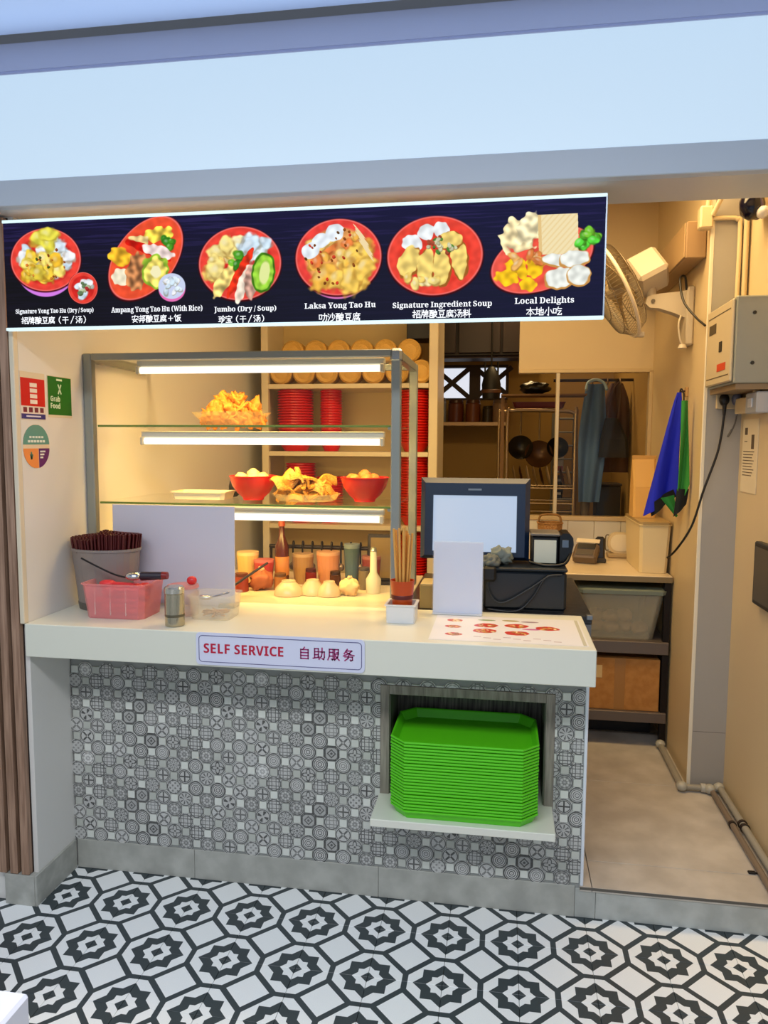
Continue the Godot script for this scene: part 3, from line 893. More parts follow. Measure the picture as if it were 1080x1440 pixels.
func dishes(im: Image) -> void:
	var k := 2048.0 / 1.681
	var at := func(x: float, y: float) -> Vector2: return Vector2((x + 0.03) * k, y * k)
	var gold := [Color(0.95, 0.80, 0.25), Color(0.92, 0.72, 0.20), Color(0.98, 0.88, 0.45), Color(0.85, 0.75, 0.25)]
	var tofu := [Color(0.95, 0.86, 0.52), Color(0.98, 0.92, 0.68), Color(0.93, 0.80, 0.42)]
	var pale := [Color(0.86, 0.92, 0.97), Color(0.93, 0.94, 0.96), Color(0.80, 0.88, 0.94)]
	var greens := [Color(0.30, 0.62, 0.15), Color(0.45, 0.75, 0.2), Color(0.2, 0.5, 0.12)]
	# dry or soup bowl with a small bowl
	var c: Vector2 = at.call(0.099, 0.112)
	dab(im, c + Vector2(0, 22), Vector2(118, 112), 0, Color(0.85, 0.5, 0.92), 0.0, 0.03)
	bowl_print(im, c, Vector2(138, 116) * 0.98)
	bits(im, c + Vector2(40, -15), Vector2(62, 62), 26, pale, Vector2(22, 18))
	bits(im, c + Vector2(-45, -20), Vector2(40, 50), 12, pale, Vector2(20, 18))
	bits(im, c + Vector2(-12, 30), Vector2(75, 52), 34, gold, Vector2(21, 17))
	bits(im, c + Vector2(14, -78), Vector2(28, 22), 5, [Color(0.90, 0.86, 0.3)], Vector2(34, 20), 0.2, -0.5)
	bits(im, c + Vector2(0, 15), Vector2(80, 60), 26, [Color(0.6, 0.3, 0.12), Color(0.3, 0.4, 0.15), Color(0.85, 0.5, 0.2)], Vector2(4, 3))
	var s: Vector2 = at.call(0.212, 0.198)
	bowl_print(im, s, Vector2(56, 57))
	bits(im, s, Vector2(30, 30), 22, pale, Vector2(12, 9))
	bits(im, s, Vector2(22, 22), 14, [Color(0.75, 0.2, 0.2), Color(0.4, 0.5, 0.35), Color(0.7, 0.75, 0.6)], Vector2(7, 5))
	# oval plate with rice bowl
	c = at.call(0.404, 0.118)
	bowl_print(im, c, Vector2(172, 108), -0.85, Color(0.95, 0.33, 0.2), Color(0.93, 0.30, 0.18))
	dab(im, c + Vector2(48, -80), Vector2(62, 26), -0.1, Color(0.93, 0.80, 0.3), 0.3, 0.1, 0.4)
	bits(im, c + Vector2(84, -62), Vector2(16, 26), 12, greens, Vector2(13, 10))
	dab(im, c + Vector2(-20, -62), Vector2(42, 20), 0.1, Color(0.93, 0.82, 0.55), 0.3, 0.1, 0.3)
	dab(im, c + Vector2(8, -30), Vector2(96, 16), 0.42, Color(0.80, 0.10, 0.06), 0.2, 0.1, 0.2)
	dab(im, c + Vector2(48, -22), Vector2(62, 22), 0.3, Color(0.95, 0.86, 0.84), 0.2, 0.1, 0.2)
	dab(im, c + Vector2(-92, -8), Vector2(46, 34), 0.4, Color(0.95, 0.72, 0.18), 0.2, 0.08, 0.3)
	dab(im, c + Vector2(-92, 62), Vector2(34, 32), 0.0, Color(0.96, 0.92, 0.80), 0.2, 0.08, 0.1)
	dab(im, c + Vector2(-32, 46), Vector2(40, 70), 0.15, Color(0.72, 0.48, 0.30), 0.2, 0.08, 0.5)
	dab(im, c + Vector2(34, 48), Vector2(52, 60), 0.1, Color(0.55, 0.70, 0.2), 0.15, 0.08, 0.2)
	dab(im, c + Vector2(36, 48), Vector2(42, 50), 0.1, Color(0.94, 0.86, 0.42), 0.2, 0.1, 0.3)
	dab(im, c + Vector2(36, 48), Vector2(20, 26), 0.1, Color(0.97, 0.94, 0.75), 0.2, 0.2)
	s = at.call(0.481, 0.200)
	dab(im, s + Vector2(0, 10), Vector2(50, 46), 0, Color(0.92, 0.45, 0.72))
	dab(im, s, Vector2(50, 46), 0, Color(0.80, 0.84, 0.95), 0.0, 0.05)
	bits(im, s, Vector2(30, 26), 26, pale, Vector2(12, 7))
	# jumbo
	c = at.call(0.680, 0.142)
	bowl_print(im, c, Vector2(146, 128))
	bits(im, c + Vector2(-30, -50), Vector2(50, 34), 10, tofu, Vector2(30, 24))
	bits(im, c + Vector2(46, -62), Vector2(52, 26), 10, pale, Vector2(26, 20))
	bits(im, c + Vector2(-86, 0), Vector2(22, 50), 9, tofu, Vector2(24, 22))
	dab(im, c + Vector2(-58, 60), Vector2(26, 66), 0.55, Color(0.93, 0.82, 0.48), 0.2, 0.1, 0.4)
	bits(im, c + Vector2(-16, -14), Vector2(26, 22), 12, greens, Vector2(15, 11))
	dab(im, c + Vector2(2, 30), Vector2(16, 100), 0.5, Color(0.86, 0.20, 0.10), 0.2, 0.1, 0.3)
	dab(im, c + Vector2(12, 70), Vector2(20, 70), 0.35, Color(0.95, 0.88, 0.80), 0.2, 0.1, 0.2)
	dab(im, c + Vector2(38, 66), Vector2(26, 62), 0.1, Color(0.80, 0.62, 0.55), 0.2, 0.1, 0.4)
	dab(im, c + Vector2(82, 34), Vector2(42, 72), 0.15, Color(0.25, 0.48, 0.08), 0.05, 0.06, 0.2)
	dab(im, c + Vector2(82, 34), Vector2(36, 64), 0.15, Color(0.60, 0.82, 0.25), 0.05, 0.08, 0.2)
	dab(im, c + Vector2(86, 34), Vector2(20, 44), 0.15, Color(0.90, 0.93, 0.62), 0.05, 0.2)
	# laksa
	c = at.call(0.957, 0.134)
	dab(im, c + Vector2(0, 16), Vector2(128, 126), 0, Color(0.90, 0.50, 0.78), 0.0, 0.03)
	bowl_print(im, c, Vector2(146, 130), 0.0, Color(0.93, 0.27, 0.24), Color(0.90, 0.62, 0.35))
	bits(im, c, Vector2(104, 88), 46, [Color(0.93, 0.70, 0.3), Color(0.96, 0.80, 0.45), Color(0.9, 0.5, 0.25)], Vector2(18, 14))
	bits(im, c + Vector2(10, 24), Vector2(82, 66), 16, [Color(0.95, 0.78, 0.35), Color(0.92, 0.70, 0.28)], Vector2(26, 42), 0.25, 0.4, 1.0)
	for d in [[-92, -26, 34, 28], [-58, -58, 32, 26], [-12, -84, 34, 30]]: dab(im, c + Vector2(d[0], d[1]), Vector2(d[2], d[3]), -0.4, Color(0.91, 0.94, 0.97), 0.1, 0.08, 0.1)
	bits(im, c, Vector2(110, 96), 40, [Color(0.55, 0.3, 0.1), Color(0.4, 0.25, 0.08), Color(0.8, 0.25, 0.15)], Vector2(4, 3))
	for i in 16: dab(im, c + Vector2(70 + i * 2, -84 + i * 5), Vector2(34, 2.5), 0.9 + 0.1 * sin(i), Color(0.96, 0.86, 0.66))
	# ingredient soup
	c = at.call(1.217, 0.139)
	bowl_print(im, c, Vector2(156, 132), 0.0, Color(0.93, 0.28, 0.22), Color(0.90, 0.24, 0.18))
	for d in [[-72, -44, 36, 28, 0.2], [-28, -80, 28, 30, 0.6], [20, -84, 28, 28, 0.1]]: dab(im, c + Vector2(d[0], d[1]), Vector2(d[2], d[3]), d[4], Color(0.92, 0.94, 0.95), 0.15, 0.08, 0.1)
	for d in [[-84, 16, 34, 54, 0.35], [-30, 36, 28, 62, 0.12], [22, 40, 28, 62, -0.02], [78, 8, 26, 70, -0.12], [48, -50, 40, 30, 0.0]]:
		dab(im, c + Vector2(d[0] + 3, d[1] + 4), Vector2(d[2] + 2, d[3] + 2), d[4], Color(0.62, 0.38, 0.14), 0.15, 0.08)
		dab(im, c + Vector2(d[0], d[1]), Vector2(d[2], d[3]), d[4], Color(0.95, 0.83, 0.46), 0.15, 0.08, 0.16, int(d[3]))
	bits(im, c + Vector2(20, -34), Vector2(48, 30), 40, [Color(0.3, 0.5, 0.2), Color(0.65, 0.3, 0.2), Color(0.85, 0.85, 0.7)], Vector2(6, 5))
	bits(im, c + Vector2(-40, 78), Vector2(60, 14), 12, tofu, Vector2(14, 10))
	# local delights
	c = at.call(1.494, 0.158)
	bowl_print(im, c, Vector2(166, 100), -0.36, Color(0.95, 0.36, 0.30), Color(0.93, 0.33, 0.26))
	dab(im, c + Vector2(-70, -78), Vector2(60, 62), 0.3, Color(0.94, 0.86, 0.66), 0.3, 0.06, 0.3, 3)
	dab(im, c + Vector2(-42, -104), Vector2(36, 56), 0.5, Color(0.96, 0.90, 0.72), 0.2, 0.06, 0.3, 5)
	var b: Vector2 = c + Vector2(-14, -142)
	for y in 128:
		var x0 := int(b.x + y * 0.05)
		for x in range(x0, x0 + 122): im.set_pixel(clampi(x, 0, 2047), clampi(int(b.y) + y, 0, 379), Color(0.96, 0.89, 0.70).lerp(Color(0.85, 0.66, 0.36), 0.5 if x < x0 + 10 else clampf(0.25 * sin(x * 0.35 + y * 0.3), 0, 1)))
	bits(im, c + Vector2(140, -58), Vector2(34, 30), 26, greens + [Color(0.35, 0.85, 0.25)], Vector2(13, 9))
	for d in [[-80, 20, 34, 30], [-18, 22, 30, 34], [-106, 56, 38, 26], [-40, 80, 26, 24], [-60, 46, 20, 16]]: dab(im, c + Vector2(d[0], d[1]), Vector2(d[2], d[3]), 0.2, Color(0.96, 0.76, 0.12), 0.3, 0.1, 0.2, int(d[0]) + 300)
	bits(im, c + Vector2(-50, 0), Vector2(50, 20), 12, [Color(0.85, 0.5, 0.25), Color(0.92, 0.7, 0.4)], Vector2(9, 18))
	for d in [[42, 2, 40, 20, 0.2], [100, 0, 46, 28, -0.1], [58, 60, 50, 34, -0.1], [116, 52, 34, 36, 0.3]]:
		dab(im, c + Vector2(d[0], d[1] + 4), Vector2(d[2] + 4, d[3] + 3), d[4], Color(0.80, 0.58, 0.30), 0.1)
		dab(im, c + Vector2(d[0], d[1]), Vector2(d[2], d[3]), d[4], Color(0.92, 0.93, 0.90), 0.15, 0.1, 0.12)


func display_case() -> void:
	var t := thing("display_case", "steel framed glass display case with three lit tiers on the counter", "display case", Vector3(-0.85, 0.886, -0.4))
	var steel := mat(Color(0.58, 0.60, 0.58), 0.3, 0.35)
	var x0 := -1.394
	var x1 := -0.322
	var zf := -0.135
	var zb := -0.62
	var y1 := 1.717
	for p in [[x0, x0 + 0.03, zf - 0.03, zf], [x1 - 0.03, x1, zf - 0.03, zf], [x1 - 0.03, x1, zb, zb + 0.03]]:
		part("post", box(p[0], p[1], 0.887, y1, p[2], p[3], 0.003), steel, t)
	for p in [[x0, x1, zf - 0.026, zf], [x0, x1, zb, zb + 0.026]]: part("top_rail", box(p[0] + 0.031, p[1] - 0.031, y1 - 0.022, y1, p[2], p[3], 0.002), steel, t)
	for p in [x0, x1 - 0.03]: part("side_rail", box(p + 0.002, p + 0.028, y1 - 0.028, y1, zb + 0.031, zf - 0.031, 0.002), steel, t)
	part("corner_joint", bx(mb(), Vector3(x1 - 0.034, y1 - 0.04, zf - 0.036), Vector3(x1 + 0.004, y1 + 0.003, zf + 0.004), 0.008), mat(Color(0.62, 0.66, 0.70), 0.25, 0.8), t)
	var edge := mat(Color(0.42, 0.52, 0.22), 0.2)
	var pane := glass(Color(0.55, 0.62, 0.45), 0.05)
	for y in [1.708, 1.4745, 1.214]:
		part("glass_shelf", box(x0 + 0.031, x1 - 0.031, y, y + 0.007, zb + 0.031, zf - 0.034), pane, t)
		part("shelf_edge", box(x0 + 0.031, x1 - 0.031, y, y + 0.007, zf - 0.034, zf - 0.030, 0.001), edge, t)
	part("front_pane", box(x0 + 0.031, x1 - 0.031, 0.9, 1.70, zf - 0.012, zf - 0.008), glass(Color(0.4, 0.42, 0.4), 0.012), t)
	part("side_pane", box(x1 - 0.018, x1 - 0.014, 0.9, 1.69, zb + 0.031, zf - 0.031), glass(Color(0.4, 0.42, 0.4), 0.02), t)
	var clip := mb()
	for y in [1.466, 1.204]: bx(clip, Vector3(x1 - 0.045, y, zf - 0.05), Vector3(x1 - 0.0305, y + 0.012, zf - 0.03), 0.003)
	part("shelf_clip", clip, steel, t)
	for q in [[-1.238, 1.682, -0.385], [-1.228, 1.444, -0.385], [-1.228, 1.190, -0.385]]:
		var li := thing("light_tube", {1.682: "light tube under the top of the display case", 1.444: "light tube under the upper glass shelf of the display case", 1.190: "light tube under the lower glass shelf, partly behind the white board"}[q[1]], "tube light", Vector3(-0.82, q[1], -0.215), "tube lights of the display case")
		part("batten", box(q[0], q[2], q[1] - 0.004, q[1] + 0.018, -0.236, -0.208, 0.003), mat(Color(0.82, 0.80, 0.72), 0.4), li)
		part("glowing_tube", rod(mb(), Vector3(q[0] + 0.012, q[1] - 0.016, -0.21), Vector3(q[2] - 0.012, q[1] - 0.016, -0.21), 0.0115, 12), glow(Color(1.0, 0.97, 0.88), 1.4), li)
		var caps := mb()
		bx(caps, Vector3(q[0], q[1] - 0.03, -0.224), Vector3(q[0] + 0.013, q[1] - 0.002, -0.196), 0.003)
		bx(caps, Vector3(q[2] - 0.013, q[1] - 0.03, -0.224), Vector3(q[2], q[1] - 0.002, -0.196), 0.003)
		part("end_cap", caps, mat(Color(0.85, 0.80, 0.68), 0.4), li)
		area("case_light", Vector3(-0.81, q[1] - 0.033, -0.215), Vector3(0, -1, -0.9), Vector2(0.8, 0.02), Color(1.0, 0.83, 0.45), 0.34)


func case_food() -> void:
	var gold := grain(Color(0.72, 0.38, 0.07), Color(0.92, 0.64, 0.20), Vector3(9, 9, 9), 0.55, 0.03)
	var skin := grain(Color(0.62, 0.38, 0.09), Color(0.90, 0.70, 0.28), Vector3(8, 8, 8), 0.5, 0.03)
	# fried pieces on the upper shelf
	var d := thing("glass_platter", "shallow clear platter under the fried dumplings on the upper shelf", "platter", Vector3(-0.96, 1.481, -0.36))
	part("dish", lathe(mb(), [Vector2(0, 1.482), Vector2(0.10, 1.482), Vector2(0.145, 1.53), Vector2(0.141, 1.53), Vector2(0.098, 1.487), Vector2(0, 1.487)], 28, Transform3D(Basis().scaled(Vector3(1, 1, 0.75)), Vector3(-0.96, 0, -0.36))), glass(Color(0.95, 0.85, 0.6), 0.22), d)
	var kinds := []
	for k in 4: kinds.append(done(blob(mb(), Vector3.ZERO, Vector3(0.034, 0.024, 0.028), 20 + k * 5, 0.6, 12)))
	for i in 26:
		var lay := 0 if i < 12 else 1 if i < 21 else 2
		var a := i * 2.4
		var rr: float = [0.088, 0.066, 0.030][lay] * sqrt(fmod(i * 0.381, 1.0) * 0.75 + 0.25)
		var o := part("fried_dumpling", kinds[i % 4], gold, self)
		o.position = Vector3(-0.958 + cos(a) * rr * 1.22, 1.509 + lay * 0.030, -0.36 + sin(a) * rr * 0.78)
		o.rotation = Vector3(i, i * 1.7, i * 0.6)
		meta(o, "golden fried dumpling heaped on the clear platter on the upper shelf", "dumpling", "fried dumplings on the platter")
	# two red bowls and a heap of fried bean curd skin on the lower shelf
	var red := mat(Color(0.78, 0.10, 0.05), 0.25)
	for q in [[-0.878, "red bowl of pale fish balls at the left on the lower shelf", "fish_ball", Color(0.90, 0.76, 0.52)], [-0.475, "red bowl of brown meatballs beside the right post on the lower shelf", "meatball", Color(0.80, 0.45, 0.18)]]:
		var xf := Transform3D(Basis(), Vector3(q[0], 1.2215, -0.35))
		var b := thing("red_bowl", q[1], "bowl", xf.origin, "red bowls on the lower shelf")
		part("bowl", lathe(mb(), [Vector2(0, 0), Vector2(0.036, 0), Vector2(0.038, 0.008), Vector2(0.056, 0.024), Vector2(0.074, 0.05), Vector2(0.084, 0.082), Vector2(0.087, 0.084), Vector2(0.0835, 0.086), Vector2(0.080, 0.082), Vector2(0.068, 0.05), Vector2(0.04, 0.016), Vector2(0, 0.012)], 32, xf), red, b)
		var fm := mat(q[3], 0.5)
		for i in 7:
			var a := i * 2.3
			var r := 0.045 if i else 0.0
			var o := part(q[2], blob(mb(), Vector3.ZERO, Vector3(0.021, 0.019, 0.021), 60 + i, 0.15, 8), fm, self)
			o.position = xf.origin + Vector3(cos(a) * r, 0.078 + (0.014 if i == 0 else 0.0), sin(a) * r)
			meta(o, "pale fish ball in the left red bowl" if q[2] == "fish_ball" else "brown meatball in the right red bowl", "food", "food in the left red bowl" if q[2] == "fish_ball" else "food in the right red bowl")
	var pl := thing("clear_dish", "low clear dish under the folded fried bean curd skin", "dish", Vector3(-0.685, 1.2215, -0.35))
	part("dish", lathe(mb(), [Vector2(0, 1.2215), Vector2(0.10, 1.2215), Vector2(0.124, 1.247), Vector2(0.120, 1.247), Vector2(0.098, 1.2235), Vector2(0, 1.2235)], 28, Transform3D(Basis().scaled(Vector3(1, 1, 0.8)), Vector3(-0.685, 0, -0.35))), glass(Color(0.95, 0.88, 0.65), 0.25), pl)
	for i in 15:
		var lay := 0 if i < 8 else 1
		var o := part("fried_bean_curd_skin", sheet(mb(), func(u: float, v: float) -> Vector3: return Vector3((u - 0.5) * 0.085, 0.010 * sin(u * 7.0 + i) + 0.012 * sin(v * 6.0 + i * 2.0), (v - 0.5) * 0.06), 8, 6, 0.008), skin, self)
		o.position = Vector3(-0.688 + (fmod(i * 0.39, 1.0) - 0.5) * 0.15, 1.240 + lay * 0.034 + 0.008 * (i % 3), -0.35 + (fmod(i * 0.62, 1.0) - 0.5) * 0.10)
		o.rotation = Vector3(0.5 * sin(i * 3.0), i * 1.3, 0.5 * cos(i * 2.0))
		meta(o, "crinkled sheet of fried bean curd skin between the two red bowls", "bean curd", "fried bean curd skins on the lower shelf")
	var tr := thing("white_tray", "low white tray at the left end of the lower glass shelf", "tray", Vector3(-1.07, 1.2215, -0.36))
	part("tray", (func() -> SurfaceTool:
		var s := mb()
		loft(s, tub_rings(0.19, 0.11, 0.20, 0.12, 0.028, Vector3(-1.07, 1.2215, -0.36)))
		return s).call(), mat(Color(0.88, 0.84, 0.72), 0.35), tr)
	var ld := thing("black_scoop", "black handled scoop standing behind the left red bowl", "scoop", Vector3(-0.98, 1.2215, -0.45))
	part("scoop", blob(mb(), Vector3(-0.985, 1.262, -0.45), Vector3(0.022, 0.042, 0.016), 3, 0.1, 8), mat(Color(0.10, 0.08, 0.07), 0.4), ld)
	# the jumble on the counter behind the case's lowest tier
	var back := -0.55
	var tubs := [
		[-0.955, 0.055, 0.125, -0.50, Color(0.80, 0.66, 0.42), "cream canister at the left end behind the case glass"],
		[-0.885, 0.05, 0.10, -0.48, Color(0.66, 0.20, 0.20), "pink sauce tub beside the cream canister"],
		[-0.755, 0.055, 0.115, -0.56, Color(0.62, 0.46, 0.25), "tan spice tub under the utensil rail, left of the peach tub"],
		[-0.655, 0.06, 0.125, -0.56, Color(0.76, 0.50, 0.32), "peach spice tub under the utensil rail"],
		[-0.565, 0.04, 0.155, -0.57, Color(0.30, 0.38, 0.40), "blue grey jug right of the peach tub"],
		[-0.49, 0.05, 0.11, -0.58, Color(0.52, 0.20, 0.12), "brick red tub at the right end under the utensil rail"]]
	for q in tubs:
		var o := thing("spice_tub", q[5], "tub", Vector3(q[0], 0.886, q[3]), "tubs behind the case glass")
		part("body", loft(mb(), ring_stack(Vector3(q[0], 0.886, q[3]), [[q[1] * 0.8, 0], [q[1], q[2] * 0.9], [q[1], q[2] * 0.9]])), mat(q[4], 0.4), o)
		part("lid", lathe(mb(), [Vector2(0, q[2] * 0.9), Vector2(q[1] * 0.76, q[2] * 0.9), Vector2(q[1] * 0.76, q[2]), Vector2(0, q[2])], 20, Transform3D(Basis(), Vector3(q[0], 0.886, q[3]))), mat((q[4] as Color).lightened(0.25), 0.4), o)
	var bo := thing("sauce_bottle", "tall brown sauce bottle left of the utensil rail in the display case", "bottle", Vector3(-0.82, 0.886, -0.5))
	part("bottle", lathe(mb(), [Vector2(0, 0), Vector2(0.024, 0), Vector2(0.026, 0.01), Vector2(0.026, 0.15), Vector2(0.011, 0.19), Vector2(0.010, 0.225), Vector2(0, 0.225)], 20, Transform3D(Basis(), Vector3(-0.82, 0.886, -0.5))), mat(Color(0.30, 0.11, 0.05), 0.2), bo)
	part("cap", cyl(mb(), Vector3(-0.82, 1.111, -0.5), 0.013, 0.012, 0.022), mat(Color(0.65, 0.25, 0.1), 0.4), bo)
	part("label_band", lathe(mb(), [Vector2(0.0264, 0.04), Vector2(0.0268, 0.041), Vector2(0.0268, 0.11), Vector2(0.0264, 0.111)], 20, Transform3D(Basis(), Vector3(-0.82, 0.886, -0.5))), mat(Color(0.72, 0.45, 0.2), 0.6), bo)
	for q in [[-0.70, -0.47, 0.022, 0.06, Color(0.40, 0.08, 0.05), "small dark red chilli jar between the tan and peach tubs"], [-0.605, -0.46, 0.021, 0.055, Color(0.28, 0.15, 0.07), "small dark brown jar in front of the blue grey jug"], [-0.80, -0.41, 0.024, 0.05, Color(0.55, 0.34, 0.14), "small amber jar in front of the tall brown bottle"], [-0.50, -0.48, 0.022, 0.07, Color(0.46, 0.40, 0.30), "small grey tan jar in front of the brick red tub"], [-0.93, -0.36, 0.026, 0.055, Color(0.50, 0.16, 0.12), "small red brown jar in front of the cream canister"]]:
		var o := thing("sauce_jar", q[5], "jar", Vector3(q[0], 0.886, q[1]), "small jars in the display case")
		part("jar", cyl(mb(), o.position, q[2], q[2] * 0.95, q[3], 18), mat(q[4], 0.25), o)
		part("lid", cyl(mb(), o.position + Vector3(0, q[3], 0), q[2] * 0.92, q[2] * 0.9, 0.012, 18), mat((q[4] as Color).darkened(0.4), 0.4), o)
	var ra := thing("utensil_rail", "dark utensil rail on two posts across the back of the display case", "rail", Vector3(-0.7, 0.886, -0.6))
	var rs := mb()
	rod(rs, Vector3(-0.90, 1.02, -0.60), Vector3(-0.50, 1.02, -0.60), 0.008)
	part("bar", rs, mat(Color(0.16, 0.12, 0.09), 0.4, 0.4), ra)
	for x in [-0.895, -0.505]: part("post", rod(mb(), Vector3(x, 0.887, -0.60), Vector3(x, 1.012, -0.60), 0.006), mat(Color(0.2, 0.16, 0.12), 0.4, 0.4), ra)
	for i in 8:
		var x := -0.80 + i * 0.038
		var o := thing("ladle", "dark handled ladle hooked on the utensil rail in the display case", "ladle", Vector3(x, 0.95, -0.59), "ladles on the utensil rail")
		part("handle", tube(mb(), curve([Vector3(x, 1.03, -0.598), Vector3(x, 1.043, -0.589), Vector3(x, 1.03, -0.581), Vector3(x, 0.96, -0.581)], 4), 0.0035, 6), mat(Color(0.13, 0.10, 0.08), 0.4, 0.5), o)
		part("bowl", blob(mb(), Vector3(x, 0.948, -0.575), Vector3(0.015, 0.016, 0.011), i, 0.02, 7), mat(Color(0.5, 0.42, 0.32), 0.3, 0.6), o)
	for q in [[-0.745, -0.33, 0.052, "round white bowl upturned in the middle of the case bottom", 3], [-0.665, -0.36, 0.046, "upturned white bowl right of the middle one", 4], [-0.60, -0.34, 0.042, "small upturned white bowl nearest the glass cruet", 5]]:
		var xf := Transform3D(Basis(), Vector3(q[0], 0.886, q[1]))
		var o := thing("white_bowl", q[3], "bowl", xf.origin, "upturned white bowls in the case")
		part("bowl", lathe(mb(), [Vector2(q[2] - 0.003, 0), Vector2(q[2], 0.002), Vector2(q[2] * 0.9, 0.026), Vector2(q[2] * 0.5, 0.046), Vector2(q[2] * 0.48, 0.052), Vector2(q[2] * 0.4, 0.052), Vector2(q[2] * 0.38, 0.047), Vector2(0, 0.047)], 26, xf), mat(Color(0.74, 0.66, 0.52), 0.25), o)
	var cu := thing("glass_cruet", "clear upright cruet near the right end of the display case", "cruet", Vector3(-0.455, 0.886, -0.42))
	part("flask", lathe(mb(), [Vector2(0, 0), Vector2(0.026, 0), Vector2(0.028, 0.05), Vector2(0.013, 0.075), Vector2(0.012, 0.15), Vector2(0, 0.15)], 20, Transform3D(Basis(), cu.position)), mat(Color(0.82, 0.78, 0.66), 0.12), cu)
	part("stopper", cyl(mb(), cu.position + Vector3(0, 0.151, 0), 0.012, 0.009, 0.015), mat(Color(0.6, 0.6, 0.55), 0.3, 0.5), cu)
	for q in [[-0.53, -0.36, 0.036, "small cream sack tied at the top beside the glass cruet"], [-0.87, -0.40, 0.045, "brown crumpled packet below the pink sauce tub"]]:
		var o := thing("food_packet", q[3], "packet", Vector3(q[0], 0.886, q[1]), "packets in the case")
		part("packet", blob(mb(), Vector3(q[0], 0.886 + q[2] * 0.8, q[1]), Vector3(q[2], q[2] * 0.8, q[2] * 0.8), int(q[2] * 1000), 0.3, 10), mat(Color(0.86, 0.72, 0.5) if q[2] < 0.04 else Color(0.62, 0.33, 0.2), 0.6), o)
		part("tie", blob(mb(), Vector3(q[0], 0.886 + q[2] * 1.7, q[1]), Vector3(q[2] * 0.3, q[2] * 0.25, q[2] * 0.3), 3, 0.3, 6), mat(Color(0.8, 0.66, 0.48), 0.6), o)
	var to := thing("tongs", "dark tongs lying slantwise behind the white board", "tongs", Vector3(-0.88, 0.886, -0.26))
	for dx in [-0.008, 0.008]: part("arm", bx(mb(), Vector3(-0.095, -0.004, -0.005), Vector3(0.095, 0.004, 0.005), 0.002, Transform3D(Basis(Vector3(0, 0, 1), 0.62) * Basis(Vector3(0, 1, 0), 0.5 + dx * 6.0), Vector3(-0.885, 0.952, -0.265 + dx))), mat(Color(0.15, 0.11, 0.09), 0.4, 0.3), to)
	part("hinge", blob(mb(), Vector3(-0.955, 0.903, -0.225), Vector3(0.012, 0.012, 0.014), 2, 0.05, 6), mat(Color(0.2, 0.16, 0.12), 0.4, 0.3), to)
	var fr := thing("dark_framed_card", "small dark framed card standing at the right end of the case bottom", "framed card", Vector3(-0.447, 0.886, -0.58))
	part("frame", box(-0.505, -0.40, 0.9 , 1.08, -0.585, -0.573, 0.004), mat(Color(0.16, 0.12, 0.08), 0.5), fr)
	part("card", box(-0.492, -0.413, 0.913, 1.067, -0.5735, -0.5715), mat(Color(0.50, 0.40, 0.2), 0.6), fr)
	part("foot", box(-0.50, -0.405, 0.886, 0.90, -0.61, -0.565, 0.003), mat(Color(0.16, 0.12, 0.08), 0.5), fr)


func ring_stack(at: Vector3, rs: Array) -> Array:
	var out := []
	for q in rs:
		var ring := []
		for k in 20: ring.append(at + Vector3(sin(TAU * k / 20) * q[0] * 0.76, q[1], cos(TAU * k / 20) * q[0] * 0.76))
		out.append(ring)
	return out


func tub_rings(w0: float, d0: float, w1: float, d1: float, h: float, at: Vector3, c := 0.012, t := 0.003) -> Array:
	var out := []
	for q in [[w0, d0, 0.0], [w1, d1, h - 0.004], [w1 + 0.008, d1 + 0.008, h - 0.004], [w1 + 0.008, d1 + 0.008, h], [w1 - t * 2, d1 - t * 2, h], [w0 - t * 2, d0 - t * 2, t]]:
		var ring := []
		for p in octo(q[0], q[1], c, q[2]): ring.append(p + at)
		out.append(ring)
	return out


